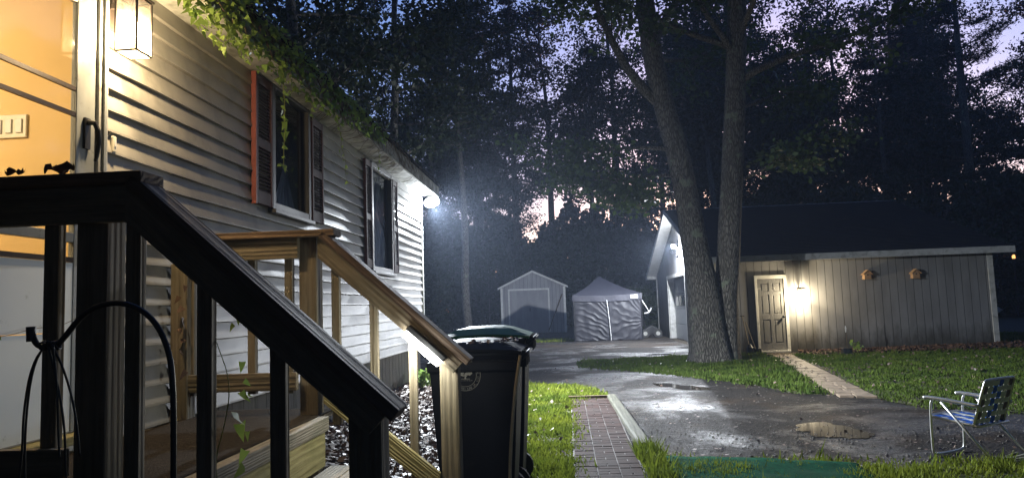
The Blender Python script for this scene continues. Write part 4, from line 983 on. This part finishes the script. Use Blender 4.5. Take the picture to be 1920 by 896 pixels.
mb = MB(); mb.box(SX0-.02,SX0+.10,SY0-.03,SY0-.002,0,2.4); mb.box(SX1-.10,SX1+.02,SY0-.03,SY0-.002,0,2.4); mb.build('corner_board', M['white'], shed)
mb = MB(); a_, b_ = -2.96, -.93; mb.box(a_-.08,a_,SY0-.04,SY0-.002,.05,2.25); mb.box(b_,b_+.08,SY0-.04,SY0-.002,.05,2.25); mb.box(a_-.08,b_+.08,SY0-.042,SY0-.002,2.25,2.34); mb.build('door_trim', M['white'], shed)
for x0, x1 in ((a_+.01,(a_+b_)/2-.006),((a_+b_)/2+.006,b_-.01)):
    dmb = MB(); u = x0
    while u < x1-.01: e = min(u+.17, x1); dmb.box(u,e-.008,SY0-.03,SY0-.004,.06,2.24); u = e
    do_ = dmb.build('door', M['shedwall'], shed); 
MB().box((a_+b_)/2+.03,(a_+b_)/2+.06,SY0-.05,SY0-.03,1.15,1.32).build('latch', M['black'], do_)
tagp(MB().tube([(-.95,38.85,.1),(-.18,38.93,2.0)], .025, 8).build('leaning_pole', M['stem']), 'dark pole leaning against the right side of the shed front', 'pole')

# ------------------------------------------------------------------ canopy tent
tent = thing('canopy_tent', 'grey-roofed canopy tent with wrinkled black side walls beside the shed', 'tent', (1.6,30,0))
TX0, TX1, TY0, TY1 = .30, 2.88, 28.7, 33.6; TM, TYM = (TX0+TX1)/2-.17, (TY0+TY1)/2
def skirt_roof():
    mb = MB(); n_ = 12; c0 = [(TX0-.04,TY0-.04),(TX1+.04,TY0-.04),(TX1+.04,TY1+.04),(TX0-.04,TY1+.04)]
    for k in range(4):
        p, q = c0[k], c0[(k+1) % 4]
        base = len(mb.v)
        for j in range(n_+1):
            for i in range(n_+1):
                t_, u = j/n_, i/n_
                x = p[0]+(q[0]-p[0])*u; y = p[1]+(q[1]-p[1])*u; x += (TM-x)*t_; y += (TYM-y)*t_
                mb.v.append((x, y, 1.78+.80*t_-.07*math.sin(PI*t_)-.05*math.sin(PI*u)*(1-t_)))
        for j in range(n_):
            for i in range(n_):
                a_ = base+j*(n_+1)+i; mb.f.append((a_,a_+1,a_+n_+2,a_+n_+1)); mb.mi.append(0)
    mb.build('roof_fabric', M['tentroof'], tent, smooth=True)
skirt_roof()
mb = MB()
for (p, q) in (((TX0-.045,TY0-.045),(TX1+.045,TY0-.045)),((TX1+.045,TY0-.045),(TX1+.045,TY1)),((TX0-.045,TY1),(TX0-.045,TY0-.045))):
    for k in range(20):
        u0, u1 = k/20, (k+1)/20; f0 = lambda u: (p[0]+(q[0]-p[0])*u, p[1]+(q[1]-p[1])*u)
        A, B = f0(u0), f0(u1); za, zb = 1.78-.05*math.sin(PI*u0), 1.78-.05*math.sin(PI*u1)
        mb.add([(A[0],A[1],za),(B[0],B[1],zb),(B[0],B[1]-.01*math.sin(k+1),zb-.23),(A[0],A[1]-.01*math.sin(k),za-.23)], [(0,1,2,3)])
o = mb.build('valance', M['tentroof'], tent)
MB().box(2.48,2.76,TY0-.062,TY0-.052,1.60,1.73).build('label_patch', M['grille'], tent)
def wallfab(p, q, name, seed, zt=1.60):
    mb = MB(); nu, nv = 70, 110
    for j in range(nv+1):
        for i in range(nu+1):
            u, v_ = i/nu, j/nv; x = p[0]+(q[0]-p[0])*u; y = p[1]+(q[1]-p[1])*u; z = .02+(zt-.02)*v_
            # folds radiate from the upper-left, sag like catenaries
            if seed == 0: ph = 44*(v_+.34*(u-.15)**2*1.6-.55*u*(1-v_)*.6+.30*u)+2.5*math.sin(u*3+v_*2)+2*noise.noise(Vector((u*3,v_*3,1)))
            else: ph = 48*(math.atan2(v_-.45, 1.25-u)*.62)+2.5*noise.noise(Vector((u*3,v_*3,4)))
            am_ = .5+.5*noise.noise(Vector((u*2.3+seed,v_*2.3,9))); d_ = .030*(.25+am_)*(1-abs(math.sin(ph*.5+noise.noise(Vector((u*5,v_*5,2)))*1.5))*2)*math.sin(PI*min(1,max(.02,u)))**.4*(.6+.4*noise.noise(Vector((u*3,v_*4,seed))))
            d_ += .02*noise.noise(Vector((u*6,v_*6,seed+5)))
            if abs(q[0]-p[0]) > .1: mb.v.append((x, y-d_, z))
            else: mb.v.append((x+d_, y, z))
    for j in range(nv):
        for i in range(nu):
            a_ = j*(nu+1)+i; mb.f.append((a_,a_+1,a_+nu+2,a_+nu+1)); mb.mi.append(0)
    mb.build(name, M['tentblack'], tent, smooth=True)
xm_ = 1.63
wallfab((TX0+.03,TY0),(xm_,TY0),'side_wall',0); wallfab((xm_+.02,TY0),(TX1-.02,TY0),'side_wall',1)
wallfab((TX1,TY0),(TX1,TY1),'side_wall',0); wallfab((TX0,TY0),(TX0,TY1),'side_wall',1); wallfab((TX0,TY1),(TX1,TY1),'side_wall',0)
MB().tube([(xm_-.06,TY0-.05,1.56),(xm_+.01,TY0-.06,.8),(xm_+.05,TY0-.05,.02)], .012, 6).build('zipper_strip', M['grille'], tent)
for x, y in ((TX0-.01,TY0-.01),(TX1+.01,TY0-.01),(TX1+.01,TY1),(TX0-.01,TY1)): MB().tube([(x,y,0),(x,y,1.78)], .018, 8).build('pole', M['black'], tent)
MB().tube([(TX1+.02,TY0-.05,1.52),(TX1+.30,TY0-.1,1.03)], .015, 6).build('strap', M['grille'], tent)
# wheeled machine by garage corner
t = thing('lawn_mower', 'dark push mower parked between the tent and the garage corner', 'mower', (3.35,30.2,0))
MB().prism([(3.05,30.0,.12),(3.7,30.0,.12),(3.68,30.0,.34),(3.4,30.0,.50),(3.1,30.0,.34)], (0,.5,0)).build('deck', M['black'], t, bevel=.03)
for x, y in ((3.12,29.95),(3.62,29.95),(3.12,30.52),(3.62,30.52)):
    w_ = MB().tube([(x,y,.17),(x,y+.05,.17)], .17, 20).build('wheel', M['rubber'], t); MB().tube([(x,y-.006,.17),(x,y-.001,.17)], .08, 14).build('rim', M['gtrim'], w_)
MB().tube([(3.2,30.1,.35),(3.0,30.1,.95),(3.0,30.5,.95),(3.2,30.5,.35)], .014, 8).build('handle', M['black'], t)
tagp(MB().tube(smoothpath([(3.1,29.8,.98),(3.25,29.8,1.0),(3.35,29.8,1.1),(3.38,29.8,1.2)],2), .03, 8).build('curved_pipe', M['grille']), 'short curved white pipe in the weeds left of the garage corner', 'pipe')

# ------------------------------------------------------------------ lawn chair
ch = thing('lawn_chair', 'folding aluminium lawn chair with blue, cream and brown webbing on the asphalt', 'chair', (3.45,6.85,0))
fu = Vector((.62,.79,0)).normalized()      # along the chair's width (near side -> far side)
bk = Vector((.80,-.60,0)).normalized() # rearwards
O_ = Vector((3.18,6.88,0))
fu = (Vector((3.60,7.14,0))-O_).normalized(); bk = (Vector((3.46,6.56,0))-O_); bl_ = bk.length; bk.normalize()
Wd = .47
def cp(s, r, z): return O_+fu*s+bk*r+Vector((0,0,z))
rt = .0115
mb = MB(); mb.tube(smoothpath([cp(0,.02,.50),cp(0,0,.45),cp(.0,-.01,.05),cp(.03,-.01,.014),cp(Wd-.03,-.01,.014),cp(Wd,-.01,.05),cp(Wd,0,.45),cp(Wd,.02,.50)],2), rt, 8); mb.build('front_leg', M['chalu'], ch, smooth=True)
for s_ in (-.015, Wd+.015): MB().tube([cp(s_,.10,.487),cp(s_,bl_+.06,.012)], rt*.9, 8).build('rear_leg', M['chalu'], ch, smooth=True)
for s_ in (0, Wd): MB().tube(smoothpath([cp(s_,-.05,.512),cp(s_,.0,.518),cp(s_,.22,.495),cp(s_,.40,.47)],1), [.016]*len(smoothpath([(0,0,0)]*4,1)), 8).build('armrest', M['chalu'], ch, smooth=True)
b0 = lambda s, h: cp(s, .33+.12*h, .30+.39*h)   # back plane h 0..1
mb = MB(); mb.tube(smoothpath([b0(.015,-.02),b0(.015,.93),b0(.03,.99),b0(.06,1.0),b0(Wd-.06,1.0),b0(Wd-.03,.99),b0(Wd-.015,.93),b0(Wd-.015,-.02)],2), rt, 8); mb.build('back_frame', M['chalu'], ch, smooth=True)
s0 = lambda s, r: cp(s, -.03+.40*r, .355-.055*r)
mb = MB(); mb.tube(smoothpath([s0(.015,1),s0(.015,.06),s0(.04,0),s0(Wd-.04,0),s0(Wd-.015,.06),s0(Wd-.015,1)],2), rt, 8); mb.tube([s0(.015,1),s0(Wd-.015,1)], rt, 8); mb.build('seat_frame', M['chalu'], ch, smooth=True)
def web(fn, cols, rows, colm, rowm, name, nrmv):
    for phase, (cnt, mats) in (('v', (cols, colm)), ('h', (rows, rowm))):
        for k in range(cnt):
            w_ = .8/cnt; mbw = MB(); nseg = 40; a0 = (k+.12)/cnt; a1 = (k+.90)/cnt
            for i in range(nseg+1):
                t_ = i/nseg; other = rows if phase == 'v' else cols
                off_ = .004*math.sin(PI*t_*other+(PI if k % 2 else 0))*(1 if phase == 'v' else -1)
                for a_ in (a0, a1):
                    p = fn(.02+(Wd-.04)*a_, .02+.96*t_) if phase == 'v' else fn(.015+(Wd-.03)*t_, .02+.96*a_)
                    mbw.v.append(tuple(p+nrmv*off_))
            for i in range(nseg): mbw.f.append((2*i,2*i+1,2*i+3,2*i+2)); mbw.mi.append(0)
            o = mbw.build(name, mats[k], ch); sm = o.modifiers.new('s','SOLIDIFY'); sm.thickness = .002
bn = (-bk*.95+Vector((0,0,.3))).normalized()
B_, C_, W_ = M['webblue'], M['webcream'], M['webbrown']
web(b0, 6, 7, [W_,C_,B_,B_,C_,W_], [B_ if k==99 else C_ for k in range(7)], 'back_webbing', bn)
web(s0, 6, 6, [B_,B_,M['grille'],B_,C_,B_], [M['grille'] if k % 2 else B_ for k in range(6)], 'seat_webbing', Vector((0,0,1)))
# brush pile right of chair
t = thing('debris_heap', 'small grey heap of twigs and bark on the asphalt behind the lawn chair', 'debris', (3.95,6.75,0))
mb = MB()
for i in range(40):
    x, y = 3.98+random.gauss(0,.14), 6.72+random.gauss(0,.07); a_ = random.uniform(-.5,.5); l = random.uniform(.05,.16)
    mb.tube([(x-l*math.cos(a_),y-l*math.sin(a_),.01+random.uniform(0,.02)),(x+l*math.cos(a_),y+l*math.sin(a_),.012+random.uniform(0,.035))], random.uniform(.004,.012), 5)
mb.build('twigs', M['fascia'], t)

# ------------------------------------------------------------------ trees
def limb_pts(p0, d, l, n_=6, wob=.25, up=.1, rng=random):
    pts = [Vector(p0)]; d = Vector(d).normalized()
    for i in range(n_):
        d = (d+Vector((rng.uniform(-wob,wob), rng.uniform(-wob,wob), rng.uniform(-wob,wob)+up))).normalized(); pts.append(pts[-1]+d*l/n_)
    return pts
def blobs(centers, per, rad_, sq=.75, rng=RN):
    c = np.repeat(np.asarray(centers, float), per, 0); g = rng.normal(size=c.shape)*rad_*np.array([1,1,sq]); return c+g*.6
def gen_decid(seed, H, R, base, leaves, size, trunk_r):
    rg = random.Random(seed); nr = np.random.default_rng(seed); mb = MB()
    top = H*.93; tp = [(0,0,-.2)]; x = y = 0
    for k in range(1, 9): x += rg.uniform(-.02,.02)*H; y += rg.uniform(-.02,.02)*H; tp.append((x*.6,y*.6,top*k/8))
    mb.tube(smoothpath(tp,1), [trunk_r*(1.25 if i == 0 else 1)*(1-.85*i/(len(smoothpath(tp,1))-1)) for i in range(len(smoothpath(tp,1)))], 8)
    cen = []
    for k in range(26):
        f = rg.uniform(base, 1.0); z = f*top; i = min(7, int(f*8)); a = Vector(tp[i]).lerp(Vector(tp[i+1]), f*8-i) if i < 8 else Vector(tp[-1])
        an = rg.uniform(0, 2*PI); env = R*(math.sin(PI*min(1,max(.12,(f-base+.05)/(1.05-base))))**.6); ln = env*rg.uniform(.6,1.05)
        pts = limb_pts(a, (math.cos(an), math.sin(an), rg.uniform(-.1,.5)), ln, 6, .22, .05, rg)
        mb.tube(pts, [trunk_r*.28*(1-.8*j/6) for j in range(7)], 5)
        for j in (2,3,4,5,6):
            cen.append(tuple(pts[j])); 
            sp = limb_pts(pts[j], (rg.uniform(-1,1),rg.uniform(-1,1),rg.uniform(-.3,.3)), R*.28, 3, .3, 0, rg); mb.tube(sp, .02, 3); cen.append(tuple(sp[-1]))
    c = blobs(cen, max(1, leaves//len(cen)), R*.14, .55, nr)
    return mb, leafquads(c, size, nr, aspect=.65)
def gen_pine(seed, H, R, base, leaves, size, trunk_r, gap=.0):
    rg = random.Random(seed); nr = np.random.default_rng(seed); mb = MB()
    mb.tube([(0,0,-.2),(.03*H*rg.uniform(-1,1)*.3,0,H*.5),(0,0,H)], [trunk_r,trunk_r*.7,.04], 8)
    cen = []; z = base*H
    while z < H*.98:
        f = (z-base*H)/(H*(1-base)); env = R*(1-f)**.7*(.55+.45*min(1,f*5)); nb = rg.randint(3,5)
        for k in range(nb):
            an = rg.uniform(0,2*PI); ln = env*rg.uniform(.55,1.1); pts = limb_pts((0,0,z+rg.uniform(-.3,.3)), (math.cos(an),math.sin(an),rg.uniform(-.08,.22)), ln, 7, .12, .03, rg)
            mb.tube(pts, [trunk_r*.16*(1-.75*j/7)+.008 for j in range(8)], 4)
            for j in range(3,8):
                for q in (-1,0,1):
                    e = pts[j]+Vector((-math.sin(an)*q*ln*.13, math.cos(an)*q*ln*.13, rg.uniform(-.05,.1))); cen.append(tuple(e))
                    if q: mb.tube([pts[j-1], e], .01, 3)
        z += rg.uniform(.5,1.15)*(1+gap)
    c = blobs(cen, max(1, leaves//len(cen)), R*.085, .32, nr)
    return mb, leafquads(c, size, nr, aspect=.16, flat=.35)
PROTO = {}
def proto(key, kind, *a):
    mb, lv = (gen_decid if kind == 'd' else gen_pine)(*a)
    me = D.meshes.new('trunk'); me.from_pydata([tuple(p) for p in mb.v], [], mb.f); me.materials.append(M['bark']); me.polygons.foreach_set('use_smooth', [True]*len(me.polygons))
    k = 4; n_ = len(lv)//k; ml = D.meshes.new('crown'); ml.vertices.add(n_*k); ml.vertices.foreach_set('co', lv.astype(np.float32).ravel())
    ml.loops.add(n_*k); ml.loops.foreach_set('vertex_index', np.arange(n_*k, dtype=np.int32)); ml.polygons.add(n_); ml.polygons.foreach_set('loop_start', np.arange(0, n_*k, k, dtype=np.int32)); ml.update(calc_edges=True)
    ml.materials.append(M['foliage'] if kind == 'd' else M['pinefol']); PROTO[key] = (me, ml)
proto('d1','d', 1, 20, 4.6, .22, 15500, .20, .26); proto('d2','d', 2, 22, 4.2, .3, 14000, .19, .24); proto('d3','d', 3, 17, 4.0, .12, 19000, .21, .18)
proto('d4','d', 5, 12, 3.4, .05, 15000, .20, .12); proto('d5','d', 6, 18, 3.8, .5, 10000, .20, .2)
proto('p1','p', 11, 24, 5.2, .2, 26000, .34, .34); proto('p2','p', 12, 26, 4.6, .3, 20000, .34, .30, .5); proto('p3','p', 13, 20, 4.0, .12, 22000, .32, .22)
proto('o1','d', 31, 17, 7.5, .28, 26000, .34, .3); proto('u1','d', 21, 5.5, 2.6, .0, 9000, .22, .06); proto('u2','d', 22, 3.6, 2.4, .0, 7000, .20, .05)
def tree(key, x, y, s, rz_, name, label, cat, group, sz_=1):
    t = thing(name, label, cat, (x,y,0), group); me, ml = PROTO[key]
    for nm, m in (('trunk', me), ('crown', ml)):
        o = D.objects.new(nm, m); COL.objects.link(o); o.parent = t
    t.scale = (s,s,s*sz_); t.rotation_euler = (0,0,rz_); return t
G1 = 'trees in the dark woods behind the sheds'; LB1 = 'dark leafy tree in the woods behind the shed and tent'
G2 = 'trees overhead behind the house'; LB2 = 'tall dark leafy tree rising behind the house roof'
G3 = 'trees in the woods behind the garage roof'; LB3 = 'dark leafy tree in the woods behind the garage roof'
LBU = 'low dark shrub under the trees behind the shed and tent'; LBU2 = 'low dark shrub under the trees behind the garage'
rr = random.Random(5)
for x, y, k, s in ((-1.0,62,'d1',1.45),(4.5,61,'d2',1.5),(-7.5,63,'d1',1.5),(12.5,68,'d2',1.6),(-6.3,56,'d2',1.15),(-3.5,55,'p2',1.0),(2.3,55,'d1',1.1),(7.2,54,'d5',1.2),(-9.5,53,'d1',1.2),(-13.5,50,'d2',1.2),(-5,68,'d1',1.1),(-12,66,'p1',1.1),(10.6,58,'d2',1.1),(-18,56,'d1',1.3),(9.5,70,'d1',1.2),(-9,74,'d5',1.3)):
    tree(k, x, y, s, rr.uniform(0,6.3), 'pine_tree' if k[0]=='p' else 'leafy_tree', LB1 if k[0]=='d' else ('slender dark pine behind the shed' if x > -5 else 'dark pine in the woods far left of the shed'), 'tree', G1 if k[0]=='d' else None)
for x, y, k, s in ((-7.5,20,'d1',1.0),(-6.2,27,'d2',1.0),(-4.9,37,'d5',1.15)):
    tree(k, x, y, s, rr.uniform(0,6.3), 'leafy_tree', LB2, 'tree', G2)
for x, y, k, s in ((12,58,'d2',1.35),(16,66,'d1',1.6),(20,60,'d1',1.3),(25,68,'d2',1.5),(30,62,'d1',1.25),(36,70,'d1',1.5),(9.5,46,'d5',1.3),(10.6,50,'d1',1.05),(14.2,48,'d3',1.1),(17.5,52,'d3',1.0),(16.4,60,'d2',1.1),(21.9,55,'d4',1.1),(13,62,'d2',1.1),(21,64,'d5',1.25),(17,58,'d5',1.2),(28,66,'d5',1.3),(34,68,'d5',1.3),(27,60,'d4',1.1),(31.5,52,'d4',1.1),(34,60,'d4',1.2),(24,50,'d5',1.0),(19,45,'d4',.75),(38,56,'d3',.85),(35,50,'d2',1.1),(40,62,'d1',1.4),(33,74,'d2',1.7),(14,44,'d4',.8)):
    tree(k, x, y, s, rr.uniform(0,6.3), 'leafy_tree', LB3, 'tree', G3)
tree('p2', 24.2, 45, 1.0, .4, 'pine_tree', 'tall thick-trunked pine silhouetted right of the garage roof', 'pine', None)
tree('p1', 25.6, 55, .95, 2.1, 'pine_tree', 'pine with spreading boughs, left of the thick-trunked one', 'pine', None)
tree('p2', 26.9, 57, .95, 4.0, 'pine_tree', 'twin pine close behind the spreading one', 'pine', None)
tree('p1', 31.5, 46, .9, 1.0, 'pine_tree', 'dark pine at the far right edge of the view', 'pine', None)
tree('p3', 20.5, 48, 1.0, 3.0, 'pine_tree', 'shorter dark pine rising behind the middle of the garage roof', 'pine', None)
for x, y, k, s_ in ((4.5,-4.5,'o1',1.0),(-3.5,-5,'o1',1.0),(10.5,-1.5,'o1',1.0),(12.5,8,'o1',.85),(1,-12,'o1',1.15),(-6,-9,'d1',1.2),(0,-16,'d3',1.2),(6,-9,'d1',1.2),(12,-5,'d3',1.15),(14,3,'d1',1.1),(-13,-4,'d2',1.2),(3,-17,'d1',1.4),(-12,8,'d1',1.2),(17,9,'d3',1.1),(19,-8,'d1',1.3),(-7,-16,'d1',1.4),(10,-14,'d1',1.4),(-9,1,'d2',1.0),(18,17,'d3',.8)):  # out-of-view trees added to cut the sky light on the near rail
    tree(k, x, y, s_, rr.uniform(0,6.3), 'leafy_tree', 'unseen leafy tree added beside and behind the viewpoint to block sky light', 'tree', 'unseen shade trees added around the near end of the yard')
for i in range(20):
    x = -14+i*1.35+rr.uniform(-.4,.4); y = 46.5+rr.uniform(-1,3); tree('u1' if i % 2 else 'u2', x, y, rr.uniform(.9,1.35), rr.uniform(0,6), 'shrub', LBU, 'shrub', 'undergrowth shrubs behind the sheds')
for i in range(15):
    x = 12.8+i*2.2+rr.uniform(-.5,.5); y = 41+rr.uniform(-2,4); tree('u1' if i % 2 else 'u2', x, y, rr.uniform(.9,1.5), rr.uniform(0,6), 'shrub', LBU2, 'shrub', 'undergrowth shrubs behind the garage')
tree('u2', 3.3, 33.2, .55, 1, 'shrub', 'small shrub lit beside the far garage corner', 'shrub', None)
tree('u1', -8.0, 40.5, .8, 1, 'shrub', 'shrub growing left of the shed', 'shrub', None)
# far wood mass
n = 120000; x = RN.uniform(-75, 90, n); y = RN.uniform(78, 96, n); hmax = 11.3+1.5*np.sin(x*.31)+1.5*np.sin(x*.83+1)+1.0*np.sin(x*2.1)
c = np.c_[x, y, RN.uniform(0,1,n)**.9*hmax]; o = npmesh('far_woods', leafquads(c, .75), 4, M['foliage']); o['kind'] = 'stuff'

# the big double-trunk tree
mp = thing('maple_tree', 'big double-trunked tree growing on the grass island before the garage', 'tree', (3.42,17.7,0))
mb = MB(); lt = [(3.36,17.72,-.1),(3.36,17.72,.25),(3.30,17.70,.9),(3.24,17.66,1.7),(3.10,17.62,2.7),(2.98,17.6,3.8),(2.80,17.6,5.0),(2.52,17.6,6.2),(2.34,17.6,7.4),(2.2,17.6,9),(2.0,17.5,12),(1.7,17.3,16)]
lr = [.60,.50,.44,.37,.31,.28,.265,.25,.24,.22,.17,.06]
def rings_noise(pts, rs, seg=28, lob=.07):
    P = smoothpath(pts,1); m_ = len(P); out = MB(); out.tube(P, [1]*m_, seg, caps=False)
    # interpolate radii like the smoothed path
    R_ = [Vector((r,0,0)) for r in rs]; R_ = [v_.x for v_ in smoothpath(R_,1)]
    for i in range(m_):
        for k in range(seg):
            v_ = Vector(out.v[i*seg+k])-P[i]; a_ = 2*PI*k/seg
            r = R_[i]*(1+lob*noise.noise(Vector((math.cos(a_)*1.6, math.sin(a_)*1.6, P[i].z*.8)))+ (.10*math.sin(a_*5+1)*max(0,1-P[i].z/.9)))
            out.v[i*seg+k] = tuple(P[i]+v_*r)
    return out
a = rings_noise(lt, lr); mb.v = a.v; mb.f = a.f; mb.mi = a.mi
rt_ = [(3.60,17.78,-.1),(3.66,17.78,.3),(3.72,17.78,.9),(3.76,17.78,1.5),(3.88,17.76,2.3),(3.98,17.74,3.4),(4.12,17.72,4.8),(4.26,17.7,6.2),(4.42,17.7,8),(4.6,17.8,11),(4.9,18.0,16)]
rr_ = [.46,.38,.33,.29,.27,.26,.255,.245,.23,.18,.06]
b_ = rings_noise(rt_, rr_); mb.add(b_.v, b_.f)
rg = random.Random(9); cen = []
def branch(p, d, l, r, depth=0):
    pts = limb_pts(p, d, l, 7, .16, .03, rg); mb.tube(pts, [r*(1-.8*j/7)+.006 for j in range(8)], 6)
    for j in (3,4,5,6,7):
        cen.append(tuple(pts[j]))
        for _ in range(2):
            q = limb_pts(pts[j], Vector(d)*.6+Vector((rg.uniform(-1,1),rg.uniform(-1,1),rg.uniform(-.5,.3))), l*.28, 3, .3, -.03, rg); mb.tube(q, [.02,.014,.01,.006], 4); cen.append(tuple(q[2])); cen.append(tuple(q[3]))
branch((2.52,17.6,6.1), (-.8,-.1,.9), 4.5, .13); branch((2.30,17.6,7.6), (.5,.3,.9), 4, .12)
branch((2.9,17.6,4.4), (-.95,.1,-.02), 2.6, .045); branch((2.85,17.6,5.0), (-1,-.2,.10), 3.2, .05); branch((2.95,17.6,3.9), (-.8,.5,-.05), 2.0, .035)
branch((4.05,17.7,4.2), (1,.2,.15), 2.6, .045); branch((4.3,17.7,6.6), (1,-.2,.5), 4, .09); branch((4.35,17.7,7.2), (-.4,-.5,.6), 3.6, .08); branch((4.3,17.7,6.0), (.8,.7,.2), 3.2, .05)
for k in range(16):
    z = rg.uniform(7,14); s_ = rg.choice([0,1]); p = (2.3-.04*(z-7),17.5,z) if s_ == 0 else (4.4+.04*(z-7),17.8,z); an = rg.uniform(0,2*PI); branch(p, (math.cos(an),math.sin(an),rg.uniform(-.1,.5)), rg.uniform(3,5.5), .08)
off = wloc(mp); mb.build('trunk', M['bark'], mp, smooth=True)
cc = blobs(cen, 34, .42, .5); npmesh('crown', leafquads(cc-np.array(off), .145, aspect=.8, flat=.3), 4, M['maplefol'], mp)

# ------------------------------------------------------------------ camera
cam = D.cameras.new('camera'); cam.sensor_width = 36; cam.lens = 36*1380/1920; cam.clip_end = 600; cam.clip_start = .05
co = D.objects.new('camera', cam); COL.objects.link(co); SC.camera = co
Rm = Matrix.Rotation(rad(4.0), 4, 'Z') @ Matrix.Rotation(rad(95.2), 4, 'X') @ Matrix.Rotation(rad(-2.0), 4, 'Z')
co.matrix_world = Matrix.Translation((0,0,1.45)) @ Rm

# ------------------------------------------------------------------ world
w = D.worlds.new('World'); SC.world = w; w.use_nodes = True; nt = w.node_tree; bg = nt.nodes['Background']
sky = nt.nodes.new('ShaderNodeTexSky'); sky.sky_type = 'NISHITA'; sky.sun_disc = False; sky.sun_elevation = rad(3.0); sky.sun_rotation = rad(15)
sky.altitude = 50; sky.air_density = 1.0; sky.dust_density = 1.2; sky.ozone_density = 4.0
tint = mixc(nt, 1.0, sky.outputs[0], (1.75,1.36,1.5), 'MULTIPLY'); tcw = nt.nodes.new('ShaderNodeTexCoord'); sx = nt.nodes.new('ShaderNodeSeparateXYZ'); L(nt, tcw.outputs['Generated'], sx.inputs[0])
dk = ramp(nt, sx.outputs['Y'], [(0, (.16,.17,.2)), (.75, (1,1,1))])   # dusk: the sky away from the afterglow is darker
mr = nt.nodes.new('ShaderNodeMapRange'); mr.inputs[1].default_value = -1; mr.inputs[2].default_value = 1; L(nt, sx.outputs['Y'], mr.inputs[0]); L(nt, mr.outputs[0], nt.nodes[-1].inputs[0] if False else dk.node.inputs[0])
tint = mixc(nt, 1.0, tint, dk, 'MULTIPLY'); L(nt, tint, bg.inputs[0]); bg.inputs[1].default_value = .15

HAZE = .0010
if HAZE:
    hb = MB().box(-112,152,-42,172,-1.0,42).build('haze', None or D.materials.new('haze_air')); hb['kind'] = 'stuff'
    hm = hb.data.materials[0]; hm.use_nodes = True; nt = hm.node_tree; nt.nodes.remove(nt.nodes['Principled BSDF'])
    pv = nt.nodes.new('ShaderNodeVolumePrincipled'); pv.inputs['Color'].default_value = (.62,.74,1,1); pv.inputs['Density'].default_value = HAZE; pv.inputs['Anisotropy'].default_value = .55
    L(nt, pv.outputs[0], nt.nodes['Material Output'].inputs['Volume'])

# ------------------------------------------------------------------ render settings
SC.view_settings.view_transform = 'Standard'; SC.view_settings.look = 'None'; SC.view_settings.exposure = 1.1; SC.view_settings.gamma = 1
SC.view_settings.use_curve_mapping = False
cy = SC.cycles; cy.use_denoising = True
try: cy.denoiser = 'OPENIMAGEDENOISE'
except Exception: pass
cy.max_bounces = 6; cy.diffuse_bounces = 3; cy.glossy_bounces = 3; cy.transparent_max_bounces = 12; cy.volume_bounces = 0; cy.transmission_bounces = 3
cy.sample_clamp_indirect = 3.0; cy.caustics_reflective = False; cy.caustics_refractive = False
